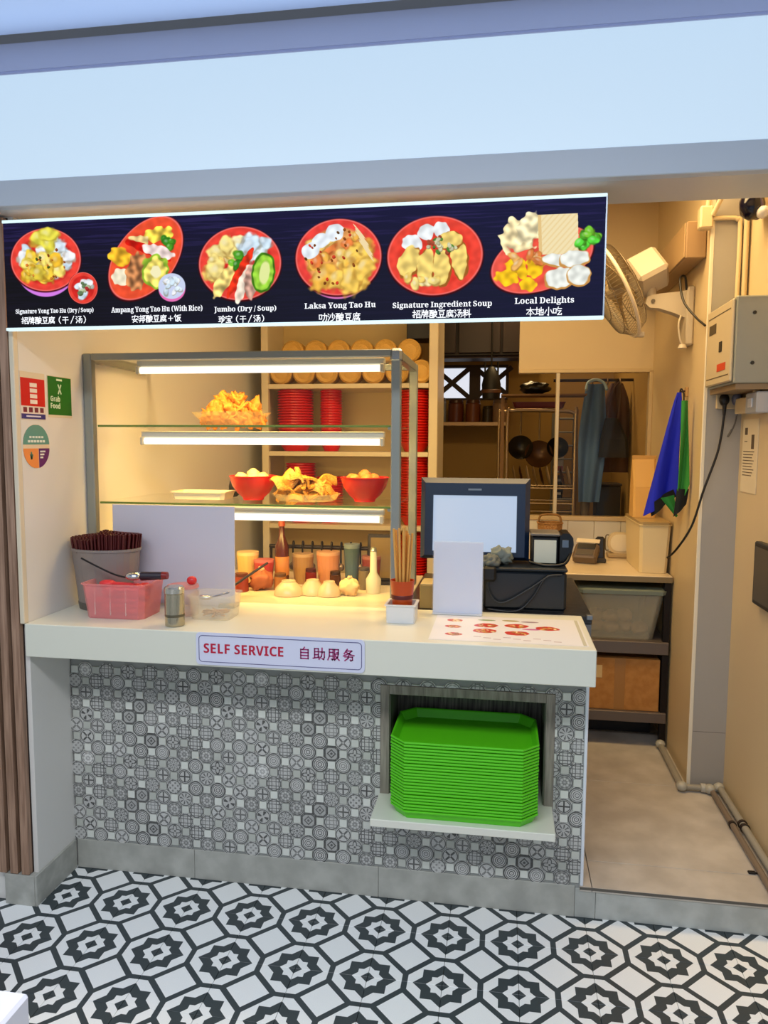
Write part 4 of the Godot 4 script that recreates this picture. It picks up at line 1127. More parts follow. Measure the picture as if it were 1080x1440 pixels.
func stickers() -> void:
	var x := -1.3948
	var xf := Transform3D(Basis(Vector3(0, 1, 0), PI / 2), Vector3(x, 0, 0))   # local x runs along -z, local z stands off the wall
	var turn := Basis(Vector3(0, 1, 0), PI / 2)
	var flat := func(z0: float, z1: float, y0: float, y1: float, t: float) -> SurfaceTool: return bx(mb(), Vector3(x, y0, z0), Vector3(x + t, y1, z1), 0.0)
	var a := thing("red_payment_sticker", "red sticker with white print and a blue foot on the left wall", "sticker", Vector3(x, 1.495, 0.139))
	part("backing", flat.call(0.079, 0.199, 1.49, 1.63, 0.001), mat(Color(0.85, 0.80, 0.70), 0.4), a)
	part("red_field", flat.call(0.081, 0.197, 1.530, 1.612, 0.0014), mat(Color(0.80, 0.06, 0.07), 0.4), a)
	part("blue_foot", flat.call(0.081, 0.197, 1.492, 1.507, 0.0014), mat(Color(0.16, 0.16, 0.48), 0.4), a)
	part("white_band", flat.call(0.081, 0.197, 1.507, 1.530, 0.0014), mat(Color(0.88, 0.84, 0.80), 0.4), a)
	var w := mb()
	for i in 4: bx(w, Vector3(x, 1.537 + i * 0.0165, 0.12), Vector3(x + 0.002, 1.549 + i * 0.0165, 0.154))
	part("white_print", w, mat(Color(0.93, 0.88, 0.84), 0.4), a)
	var ic := mb()
	for i in 4: bx(ic, Vector3(x, 1.5115, 0.09 + i * 0.027), Vector3(x + 0.002, 1.526, 0.107 + i * 0.027), 0.0)
	part("payment_marks", ic, mat(Color(0.45, 0.15, 0.22), 0.4), a)
	part("white_print", flat.call(0.105, 0.175, 1.4975, 1.502, 0.002), mat(Color(0.85, 0.85, 0.92), 0.4), a)
	var g := thing("green_food_sticker", "green Grab Food sticker with crossed cutlery on the left wall", "sticker", Vector3(x, 1.507, 0.0))
	part("backing", flat.call(-0.064, 0.066, 1.500, 1.629, 0.001), mat(Color(0.85, 0.80, 0.70), 0.4), g)
	part("green_field", flat.call(-0.062, 0.064, 1.508, 1.627, 0.0014), mat(Color(0.03, 0.42, 0.10), 0.4), g)
	var pale := mat(Color(0.85, 0.92, 0.80), 0.4)
	var cr := mb()
	for s in [-1.0, 1.0]: bx(cr, Vector3(-0.0025, -0.017, 0), Vector3(0.0025, 0.017, 0.002), 0.0, Transform3D(turn * Basis(Vector3(0, 0, 1), 0.5 * s), Vector3(x, 1.589, 0.002)))
	part("cutlery_mark", cr, pale, g)
	part("bar_mark", flat.call(-0.012, 0.018, 1.615, 1.621, 0.002), pale, g)
	letters("Grab", Vector3(x + 0.0018, 1.558, 0.027), 0.05, pale, g, "lettering", "Droid Sans", 700, turn)
	letters("Food", Vector3(x + 0.0018, 1.536, 0.027), 0.05, pale, g, "lettering", "Droid Sans", 700, turn)
	var c := thing("round_delivery_sticker", "round teal, orange and purple sticker below the red sticker", "sticker", Vector3(x, 1.345, 0.13))
	var seg := func(a0: float, a1: float, lo: float, hi: float) -> PackedVector2Array:   # the part of a disc between two heights and two sides
		var p := PackedVector2Array()
		for k in 33:
			var t := PI / 2 - TAU * k / 32.0
			p.append(Vector2(clampf(cos(t) * 0.066, a0, a1), clampf(sin(t) * 0.066, lo, hi)))
		var q := PackedVector2Array()
		for v in p:
			if q.is_empty() or (v.distance_to(q[-1]) > 1e-4 and v.distance_to(q[0]) > 1e-4): q.append(v)
		return q
	var cx := Transform3D(turn, Vector3(x, 1.41, 0.131))
	part("backing", prism(mb(), seg.call(-1.0, 1.0, -1.0, 1.0), 0, 0.001, cx), mat(Color(0.88, 0.80, 0.68), 0.4), c)
	part("teal_field", prism(mb(), seg.call(-0.064, 0.064, 0.006, 0.0645), 0, 0.0014, cx), mat(Color(0.36, 0.58, 0.53), 0.4), c)
	part("orange_field", prism(mb(), seg.call(-0.064, 0.008, -0.0645, -0.006), 0, 0.0014, cx), mat(Color(0.92, 0.56, 0.28), 0.4), c)
	part("purple_field", prism(mb(), seg.call(0.010, 0.064, -0.0645, -0.006), 0, 0.0014, cx), mat(Color(0.38, 0.12, 0.40), 0.4), c)
	var pr := mb()
	pr = mb()
	for i in 6: bx(pr, Vector3(-0.042 + i * 0.0145, 0.012, 0), Vector3(-0.031 + i * 0.0145, 0.019, 0.002), 0.0, cx)
	part("white_print", pr, mat(Color(0.88, 0.90, 0.86), 0.4), c)
	pr = mb()
	for i in 5: bx(pr, Vector3(-0.034 + i * 0.0145, 0.025, 0), Vector3(-0.024 + i * 0.0145, 0.031, 0.002), 0.0, cx)
	part("white_print", pr, mat(Color(0.88, 0.90, 0.86), 0.4), c)
	pr = mb()
	for i in 3: bx(pr, Vector3(0.016, -0.018 - i * 0.009, 0), Vector3(0.042 - i * 0.006, -0.013 - i * 0.009, 0.002), 0.0, cx)
	part("white_print", pr, mat(Color(0.88, 0.90, 0.86), 0.4), c)
	var ml := mb()
	for i in 3: bx(ml, Vector3(-0.003, 0, 0), Vector3(0.003, 0.022 - absf(i - 1) * 0.006, 0.002), 0.0, Transform3D(turn * Basis(Vector3(0, 0, 1), (1 - i) * 0.35), Vector3(x, 1.372, 0.158)))
	part("leaf_mark", ml, mat(Color(0.33, 0.52, 0.42), 0.4), c)


func left_things() -> void:
	stickers()
	var y := 0.8865
	# tub crammed with chopsticks
	var b := thing("chopstick_tub", "tall oval grey plastic tub of dark red chopsticks against the left wall", "tub", Vector3(-1.268, y, -0.02))
	var rings := []
	for q in [[0.092, 0.0], [0.112, 0.19], [0.116, 0.19], [0.116, 0.198], [0.108, 0.198], [0.088, 0.004]]:
		var ring := []
		for k in 28: ring.append(Vector3(-1.268 + sin(TAU * k / 28) * q[0], y + q[1], -0.03 + cos(TAU * k / 28) * q[0] * 0.72))
		rings.append(ring)
	part("tub", loft(mb(), rings), mat(Color(0.52, 0.48, 0.46), 0.35), b)
	part("base_band", (func() -> SurfaceTool:
		var rr := []
		for q in [[0.093, 0.0], [0.0965, 0.022], [0.0915, 0.022]]:
			var ring := []
			for k in 28: ring.append(Vector3(-1.268 + sin(TAU * k / 28) * q[0], y + q[1] + 0.001, -0.03 + cos(TAU * k / 28) * q[0] * 0.72))
			rr.append(ring)
		return loft(mb(), rr, false, false)).call(), mat(Color(0.34, 0.32, 0.30), 0.4), b)
	var cs := mb()
	for i in 330:
		var a := i * 2.39996
		var r := sqrt((i + 0.5) / 330.0)
		var p := Vector3(-1.268 + sin(a) * r * 0.104, 0, -0.03 + cos(a) * r * 0.072)
		var h := 0.238 + 0.022 * fmod(i * 0.618, 1.0) - r * 0.012
		rod(cs, p + Vector3(0, y + 0.15, 0), p + Vector3(sin(a) * r * 0.012, y + h, cos(a) * r * 0.01), 0.0042, 5, 0.0034)
	var ck := solo("chopstick_bundle", cs, mat(Color(0.30, 0.035, 0.04), 0.45), "dense bundle of dark red chopstick tips filling the grey tub", "chopsticks")
	ck.set_meta("kind", "stuff")
	# pink box of spoons
	var at := Vector3(-1.165, y, 0.055)
	var p := thing("spoon_box", "clear plastic box full of red spoons on the left of the counter", "box", at)
	part("box", loft(mb(), tub_rings(0.185, 0.13, 0.205, 0.15, 0.108, at, 0.014, 0.003)), glass(Color(0.95, 0.60, 0.60), 0.42, 0.35), p)
	for i in 3: part("inner_rib", box(-1.225 + i * 0.05, -1.222 + i * 0.05, y + 0.012, y + 0.1, 0.122, 0.125), glass(Color(0.95, 0.85, 0.82), 0.3, 0.35), p)
	var pinks := mat(Color(0.86, 0.22, 0.24), 0.4)
	for i in 26:
		var a := i * 1.9
		var q := Vector3(at.x + (fmod(i * 0.37, 1.0) - 0.5) * 0.045, y + 0.018 + (i / 5) * 0.0165, at.z + (fmod(i * 0.71, 1.0) - 0.5) * 0.07)
		var o := thing("red_spoon", "red plastic soup spoon lying in the clear box", "spoon", q, "red spoons in the clear box")
		var s := mb()
		var yaw := Basis(Vector3(0, 1, 0), (i % 2) * PI + 0.25 * sin(a))
		part("bowl", blob(s, q + yaw * Vector3(0.035, 0, 0), Vector3(0.026, 0.010, 0.020), i, 0.02, 8), pinks, o)
		part("handle", bx(mb(), Vector3(-0.062, -0.004, -0.009), Vector3(0.018, 0.004, 0.009), 0.003, Transform3D(yaw, q)), pinks, o)
	var ld := thing("steel_ladle", "steel ladle with a dark red handle lying across the spoon box", "ladle", Vector3(-1.12, 1.0, 0.06))
	part("rod", tube(mb(), curve([Vector3(-1.285, 1.066, 0.09), Vector3(-1.24, 1.045, 0.09), Vector3(-1.18, 1.018, 0.085), Vector3(-1.14, 1.008, 0.08)], 6), 0.0028, 6), mat(Color(0.08, 0.06, 0.06), 0.4, 0.4), ld)
	part("spoon_bowl", blob(mb(), Vector3(-1.118, 1.014, 0.08), Vector3(0.026, 0.014, 0.022), 4, 0.04, 10), mat(Color(0.82, 0.84, 0.86), 0.12, 0.95), ld)
	part("grip", rod(mb(), Vector3(-1.095, 1.013, 0.075), Vector3(-1.03, 1.016, 0.07), 0.014, 12, 0.012), mat(Color(0.15, 0.12, 0.17), 0.35), ld)
	part("grip_end", rod(mb(), Vector3(-1.029, 1.016, 0.07), Vector3(-1.012, 1.017, 0.069), 0.0125, 12, 0.011), mat(Color(0.50, 0.10, 0.10), 0.35), ld)
	# toothpick tin
	var tn := thing("toothpick_tin", "small silver cylindrical tin at the front edge of the counter", "tin", Vector3(-0.949, y, 0.16))
	part("can", cyl(mb(), Vector3(-0.949, y, 0.16), 0.0285, 0.0285, 0.098, 28), mat(Color(0.72, 0.68, 0.58), 0.22, 0.85), tn)
	part("lid", lathe(mb(), [Vector2(0, 0.098), Vector2(0.0295, 0.098), Vector2(0.0295, 0.112), Vector2(0.026, 0.117), Vector2(0, 0.117)], 28, Transform3D(Basis(), tn.position)), mat(Color(0.80, 0.78, 0.72), 0.2, 0.85), tn)
	part("stripe", lathe(mb(), [Vector2(0.0286, 0.028), Vector2(0.0289, 0.03), Vector2(0.0289, 0.034), Vector2(0.0286, 0.036)], 28, Transform3D(Basis(), tn.position)), mat(Color(0.45, 0.42, 0.34), 0.3, 0.8), tn)
	# clear tray with a strainer and picks
	var ta := Vector3(-0.873, y, 0.035)
	var tc := thing("clear_tray", "clear shallow box of loose cutlery behind the silver tin", "box", ta)
	part("box", loft(mb(), tub_rings(0.12, 0.10, 0.135, 0.115, 0.075, ta, 0.012, 0.0025)), glass(Color(0.93, 0.90, 0.82), 0.22, 0.1), tc)
	for i in 16:
		var o := thing("wooden_pick", "thin wooden pick lying loose in the clear shallow box", "pick", ta + Vector3(0, 0.008 + (i % 4) * 0.003, 0), "wooden picks in the clear box")
		var d := Vector3(cos(i * 0.9), 0, sin(i * 0.9)) * 0.042
		part("stick", rod(mb(), o.position - d + Vector3(0, 0, (i % 3 - 1) * 0.008), o.position + d * 0.9 + Vector3(0, 0.004, (i % 3 - 1) * 0.008), 0.0022, 5, 0.0012), mat(Color(0.72, 0.52, 0.25), 0.6), o)
	var st := thing("tea_spoon", "small steel spoon sticking up out of the clear shallow box", "spoon", ta + Vector3(0.01, 0.03, 0))
	part("bowl", blob(mb(), ta + Vector3(-0.028, 0.062, 0.01), Vector3(0.022, 0.008, 0.015), 5, 0.03, 8), mat(Color(0.8, 0.8, 0.8), 0.15, 0.9), st)
	part("handle", rod(mb(), ta + Vector3(-0.012, 0.062, 0.008), ta + Vector3(0.045, 0.078, 0.0), 0.003, 6), mat(Color(0.65, 0.65, 0.68), 0.2, 0.9), st)
	var rc := thing("red_knob_jar", "clear round jar with a red knobbed lid beside the white board", "jar", Vector3(-0.985, y, 0.02))
	part("jar", lathe(mb(), [Vector2(0, 0), Vector2(0.048, 0), Vector2(0.05, 0.07), Vector2(0.046, 0.085), Vector2(0.043, 0.085), Vector2(0.046, 0.068), Vector2(0.045, 0.004), Vector2(0, 0.004)], 24, Transform3D(Basis(), rc.position)), glass(Color(0.9, 0.8, 0.75), 0.25, 0.1), rc)
	part("lid", lathe(mb(), [Vector2(0, 0.086), Vector2(0.05, 0.086), Vector2(0.048, 0.094), Vector2(0, 0.098)], 24, Transform3D(Basis(), rc.position)), glass(Color(0.9, 0.55, 0.5), 0.45, 0.3), rc)
	part("knob", blob(mb(), rc.position + Vector3(0.03, 0.108, 0.0), Vector3(0.016, 0.014, 0.014), 6, 0.03, 8), mat(Color(0.82, 0.18, 0.2), 0.35), rc)
	# white board leaning on the case
	var wb := thing("white_board", "blank translucent white plastic board standing in front of the display case", "board", Vector3(-1.075, y, -0.14))
	part("board", bx(mb(), Vector3(-0.2135, 0, -0.0015), Vector3(0.2135, 0.33, 0.0015), 0.001, Transform3D(Basis(Vector3(1, 0, 0), -0.02), Vector3(-1.0755, y, -0.108))), mat(Color(0.80, 0.79, 0.84), 0.3), wb)
	part("foot", box(-0.91, -0.855, y, y + 0.012, -0.13, -0.08, 0.002), mat(Color(0.55, 0.50, 0.32), 0.4), wb)


func till() -> void:
	var y := 0.8865
	var dark := mat(Color(0.055, 0.075, 0.105), 0.35)
	# low dark counter behind
	var rc := thing("till_bench", "dark topped bench behind the right end of the counter, carrying the till", "bench", Vector3(-0.02, 0.1, -0.5))
	part("top", box(-0.314, 0.286, 0.858, 0.886, -0.86, -0.184, 0.003), grain(Color(0.10, 0.10, 0.11), Color(0.20, 0.20, 0.21), Vector3(3, 3, 3), 0.3), rc)
	part("carcass", box(-0.31, 0.280, 0.10, 0.857, -0.84, -0.30), mat(Color(0.66, 0.68, 0.74), 0.4), rc)
	part("corner_cap", box(0.268, 0.288, 0.872, 0.888, -0.205, -0.182, 0.002), mat(Color(0.55, 0.57, 0.6), 0.3, 0.8), rc)
	part("front_rail", box(0.262, 0.284, 0.79, 0.857, -0.30, -0.186), mat(Color(0.42, 0.42, 0.43), 0.5), rc)
	# monitor: a bevelled frame round a pale screen
	var m := thing("till_screen", "dark blue framed till monitor with a pale screen facing out", "monitor", Vector3(-0.09, y, -0.33))
	var xf := Transform3D(Basis(Vector3(1, 0, 0), -0.08), Vector3(-0.092, 1.31, -0.318))
	var fr := mb()
	var ring := func(w: float, up: float, dn: float, z: float) -> Array: return [Vector3(-w, -dn, z), Vector3(w, -dn, z), Vector3(w, -up, z), Vector3(-w, -up, z)]
	var rr := [ring.call(0.176, 0.006, 0.268, -0.045), ring.call(0.182, 0.0, 0.274, -0.01), ring.call(0.166, 0.018, 0.262, 0.012), ring.call(0.140, 0.058, 0.248, 0.012), ring.call(0.138, 0.060, 0.246, 0.006)]
	for i in 4:
		for k in 4: quad(fr, xf * rr[i][k], xf * rr[i][(k + 1) % 4], xf * rr[i + 1][(k + 1) % 4], xf * rr[i + 1][k])
	quad(fr, xf * rr[0][3], xf * rr[0][2], xf * rr[0][1], xf * rr[0][0])
	part("frame", fr, mat(Color(0.10, 0.17, 0.28), 0.3), m)
	part("screen", bx(mb(), Vector3(-0.139, -0.247, 0.0045), Vector3(0.139, -0.059, 0.0075), 0.0, xf), glow(Color(0.72, 0.83, 0.97), 0.60), m)
	part("maker_mark", bx(mb(), Vector3(-0.022, -0.042, 0.012), Vector3(0.022, -0.036, 0.0128), 0.0, xf), mat(Color(0.5, 0.55, 0.6), 0.3, 0.5), m)
	part("back_shell", bx(mb(), Vector3(-0.15, -0.262, -0.10), Vector3(0.15, -0.04, -0.044), 0.02, xf), dark, m)
	part("neck", bx(mb(), Vector3(-0.10, -0.405, -0.10), Vector3(0.02, -0.25, -0.05), 0.01, xf), dark, m)
	part("foot", box(-0.21, -0.065, y, y + 0.025, -0.50, -0.34, 0.008), dark, m)
	# white card in an upright holder
	var c := thing("white_card_stand", "blank white card in an upright clear stand in front of the till monitor", "card stand", Vector3(-0.135, y, -0.14))
	part("card", bx(mb(), Vector3(-0.077, 0.004, -0.001), Vector3(0.077, 0.228, 0.001), 0.0, Transform3D(Basis(Vector3(1, 0, 0), -0.05), Vector3(-0.135, y, -0.13))), mat(Color(0.84, 0.87, 0.94), 0.3), c)
	part("clear_cover", bx(mb(), Vector3(-0.080, 0.0, 0.002), Vector3(0.080, 0.232, 0.004), 0.0, Transform3D(Basis(Vector3(1, 0, 0), -0.05), Vector3(-0.135, y, -0.13))), glass(Color(0.95, 0.97, 1.0), 0.12), c)
	part("foot", box(-0.213, -0.057, y, y + 0.004, -0.165, -0.115, 0.001), mat(Color(0.85, 0.87, 0.9), 0.2), c)
	# till base, printer and cloth
	var b := thing("cash_till", "black cash till unit with a trailing cable beside the white card", "till", Vector3(0.075, y, -0.29))
	part("housing", box(-0.056, 0.206, y + 0.006, 1.018, -0.40, -0.20, 0.008), mat(Color(0.075, 0.105, 0.135), 0.35), b)
	part("top_ledge", box(-0.054, 0.208, 1.0185, 1.030, -0.40, -0.196, 0.004), mat(Color(0.10, 0.13, 0.16), 0.3), b)
	part("plinth", box(-0.045, 0.20, y, y + 0.007, -0.39, -0.21), mat(Color(0.02, 0.02, 0.03), 0.6), b)
	part("cable", tube(mb(), curve([Vector3(-0.04, y + 0.008, -0.188), Vector3(0.05, y + 0.006, -0.185), Vector3(0.10, y + 0.05, -0.188), Vector3(0.14, y + 0.115, -0.19), Vector3(0.19, y + 0.125, -0.195)], 8), 0.0035, 6), mat(Color(0.10, 0.11, 0.13), 0.4), b)
	part("cable", tube(mb(), curve([Vector3(-0.035, 1.02, -0.19), Vector3(-0.04, 0.96, -0.188), Vector3(0.0, y + 0.03, -0.186), Vector3(0.09, 0.965, -0.19), Vector3(0.15, 1.01, -0.192)], 8), 0.003, 6), mat(Color(0.13, 0.15, 0.17), 0.4), b)
	part("plug", bx(mb(), Vector3(-0.06, 0.985, -0.198), Vector3(-0.015, 1.035, -0.175), 0.008), mat(Color(0.035, 0.045, 0.06), 0.4), b)
	var pr := thing("receipt_printer", "black receipt printer with a white paper panel on top of the till base", "printer", Vector3(0.16, 1.03, -0.31))
	part("body", box(0.095, 0.185, 1.0305, 1.124, -0.39, -0.275, 0.006), mat(Color(0.06, 0.07, 0.09), 0.4), pr)
	part("paper", box(0.105, 0.176, 1.036, 1.112, -0.276, -0.270, 0.001), mat(Color(0.84, 0.84, 0.76), 0.5), pr)
	part("top_cover", box(0.092, 0.188, 1.1245, 1.134, -0.39, -0.27, 0.003), mat(Color(0.42, 0.40, 0.38), 0.35), pr)
	var rl := mb()
	prism(rl, PackedVector2Array([Vector2(0.186, 1.032), Vector2(0.205, 1.032), Vector2(0.222, 1.06), Vector2(0.230, 1.10), Vector2(0.228, 1.122), Vector2(0.215, 1.136), Vector2(0.196, 1.136), Vector2(0.186, 1.126)]), -0.38, -0.262)
	part("hinged_end", rl, mat(Color(0.05, 0.06, 0.08), 0.25), pr)
	part("glint_plate", bx(mb(), Vector3(0.193, 1.09, -0.262), Vector3(0.214, 1.115, -0.260), 0.004), mat(Color(0.45, 0.5, 0.56), 0.2, 0.7), pr)
	part("lead", tube(mb(), curve([Vector3(0.09, 1.04, -0.26), Vector3(0.14, 1.034, -0.235), Vector3(0.20, 1.04, -0.24), Vector3(0.222, 1.075, -0.27)], 8), 0.005, 6), mat(Color(0.03, 0.035, 0.045), 0.4), pr)
	var cl := thing("cloth_bundle", "crumpled grey cloth bundle tucked between the monitor and the till base", "cloth", Vector3(-0.02, 1.03, -0.24))
	part("fold", blob(mb(), Vector3(-0.038, 1.046, -0.215), Vector3(0.03, 0.022, 0.03), 8, 0.3, 12), mat(Color(0.40, 0.42, 0.40), 0.8), cl)
	part("fold", blob(mb(), Vector3(0.0, 1.06, -0.25), Vector3(0.036, 0.03, 0.03), 14, 0.35, 12), mat(Color(0.46, 0.49, 0.46), 0.8), cl)
	# chopstick holder
	var h := thing("holder_tray", "small white open box at the middle of the counter, under the amber cup", "box", Vector3(-0.295, y, -0.02))
	part("box", loft(mb(), tub_rings(0.086, 0.085, 0.088, 0.088, 0.056, Vector3(-0.297, y, -0.022), 0.004, 0.004)), mat(Color(0.86, 0.87, 0.88), 0.3), h)
	var cp := thing("amber_cup", "amber cup of wooden chopsticks standing in the small white box", "cup", Vector3(-0.297, y + 0.006, -0.025))
	part("cup", lathe(mb(), [Vector2(0, 0), Vector2(0.026, 0), Vector2(0.0375, 0.118), Vector2(0.0345, 0.118), Vector2(0.023, 0.006), Vector2(0, 0.006)], 24, Transform3D(Basis(), cp.position)), mat(Color(0.72, 0.26, 0.04), 0.3), cp)
	part("base_ring", lathe(mb(), [Vector2(0.0, 0.062), Vector2(0.0335, 0.062), Vector2(0.0345, 0.072), Vector2(0.033, 0.075)], 24, Transform3D(Basis(), cp.position)), mat(Color(0.36, 0.08, 0.05), 0.4), cp)
	for i in 14:
		var a := i * 2.4
		var r := 0.019 * sqrt((i + 0.5) / 14.0)
		var p0 := cp.position + Vector3(cos(a) * r * 0.7, 0.012, sin(a) * r * 0.7)
		var p1 := cp.position + Vector3(cos(a) * r * 1.7 - 0.002, 0.285 - 0.03 * fmod(i * 0.37, 1.0), sin(a) * r * 1.7)
		var o := solo("chopstick", rod(mb(), p0, p1, 0.0042, 7, 0.0036), mat(Color(0.84, 0.62, 0.30), 0.55), "pale wooden chopstick standing in the amber cup", "chopstick", "wooden chopsticks in the amber cup")
	var sb := thing("card_block", "small beige block of cards between the amber cup and the white card", "block", Vector3(-0.238, y, -0.22))
	part("block", box(-0.262, -0.218, y, 0.965, -0.30, -0.19, 0.002), mat(Color(0.62, 0.52, 0.30), 0.5), sb)
	part("top_card", box(-0.26, -0.22, 0.9655, 0.968, -0.298, -0.192), mat(Color(0.80, 0.72, 0.52), 0.5), sb)


func shelf_unit() -> void:
	var t := thing("kitchen_rack", "cream shelf unit of red bowls behind the display case", "shelf unit", Vector3(-0.83, 0.1, -1.9))
	var cream := mat(Color(0.88, 0.82, 0.70), 0.35)
	for p in [[-1.30, -1.262, -1.76], [-0.392, -0.345, -1.76]]: part("upright", box(p[0], p[1], 0.1, 2.6, p[2], p[2] + 0.035, 0.003), cream, t)
	for y in [0.60, 0.98, 1.375, 1.735]: part("shelf", box(-1.262, -0.393, y - 0.025, y, -2.10, -1.726, 0.002), cream, t)
	part("back_panel", box(-1.30, -0.345, 0.1, 2.6, -2.12, -2.102), mat(Color(0.86, 0.77, 0.56), 0.5), t)
	part("side_panel", box(-1.30, -1.285, 0.1, 2.6, -2.10, -1.762), cream, t)
	part("side_panel", box(-0.36, -0.345, 0.1, 2.6, -2.10, -1.762), cream, t)
	# stacks of nested red bowls: every bowl on its own
	var red := mat(Color(0.86, 0.10, 0.06), 0.28)
	var bowl := done(lathe(mb(), [Vector2(0, 0), Vector2(0.062, 0), Vector2(0.066, 0.005), Vector2(0.092, 0.044), Vector2(0.099, 0.046), Vector2(0.099, 0.052), Vector2(0.094, 0.052), Vector2(0.063, 0.008), Vector2(0, 0.006)], 26)) as Mesh
	for q in [[-1.143, 1.376, -1.85, 21, 1.0, "widest stack behind the upper shelf"], [-0.944, 1.376, -1.86, 21, 0.62, "narrow stack behind the upper shelf"], [-0.475, 1.376, -1.83, 20, 0.86, "upper stack by the cream upright"], [-0.475, 0.981, -1.83, 23, 0.86, "middle stack by the cream upright"], [-1.115, 0.981, -1.85, 20, 0.85, "stack above the left red bowl"], [-0.95, 0.981, -1.85, 15, 0.75, "short stack above the bean curd"], [-0.475, 0.601, -1.83, 20, 0.86, "lowest stack behind the amber cup"]]:
		for i in q[3]:
			var o := part("stacked_bowl", bowl, red, self)
			o.position = Vector3(q[0], q[1] + i * 0.0145, q[2])
			o.scale = Vector3(q[4], 1, q[4])
			meta(o, ordinal(q[3] - i) + " red bowl down in the " + q[5], "bowl", "red bowls in the " + q[5])
	# noodle rolls on the top shelf
	var noodle := grain(Color(0.76, 0.56, 0.26), Color(0.92, 0.76, 0.42), Vector3(10, 10, 10), 0.7, 0.04)
	var roll := lathe(mb(), [Vector2(0, 0), Vector2(0.054, 0.0), Vector2(0.062, 0.012), Vector2(0.062, 0.10), Vector2(0.052, 0.112), Vector2(0.036, 0.104), Vector2(0.022, 0.110), Vector2(0, 0.106)], 22, Transform3D(Basis(Vector3(1, 0, 0), PI / 2), Vector3.ZERO))
	var rm := done(roll) as Mesh
	for i in 7:
		var o := part("noodle_roll", rm, noodle, self)
		o.position = Vector3(-1.20 + i * 0.127, 1.798, -1.86)
		meta(o, ordinal(i + 1) + " round noodle roll from the left, bottom row on the top shelf", "noodle roll", "noodle rolls on the top shelf")
	for i in 6:
		var o := part("noodle_roll", rm, noodle, self)
		o.position = Vector3(-1.137 + i * 0.127, 1.908, -1.87)
		meta(o, ordinal(i + 1) + " round noodle roll from the left, upper row on the top shelf", "noodle roll", "noodle rolls on the top shelf")
	var cb := thing("dark_carton", "dark carton above the noodle rolls beside the cream upright", "box", Vector3(-0.45, 1.97, -1.9))
	part("carton", box(-0.52, -0.395, 1.972, 2.2, -1.98, -1.80, 0.003), mat(Color(0.05, 0.05, 0.09), 0.5), cb)
	part("carton_lid", box(-0.523, -0.392, 2.2005, 2.22, -1.983, -1.797, 0.003), mat(Color(0.08, 0.08, 0.12), 0.5), cb)


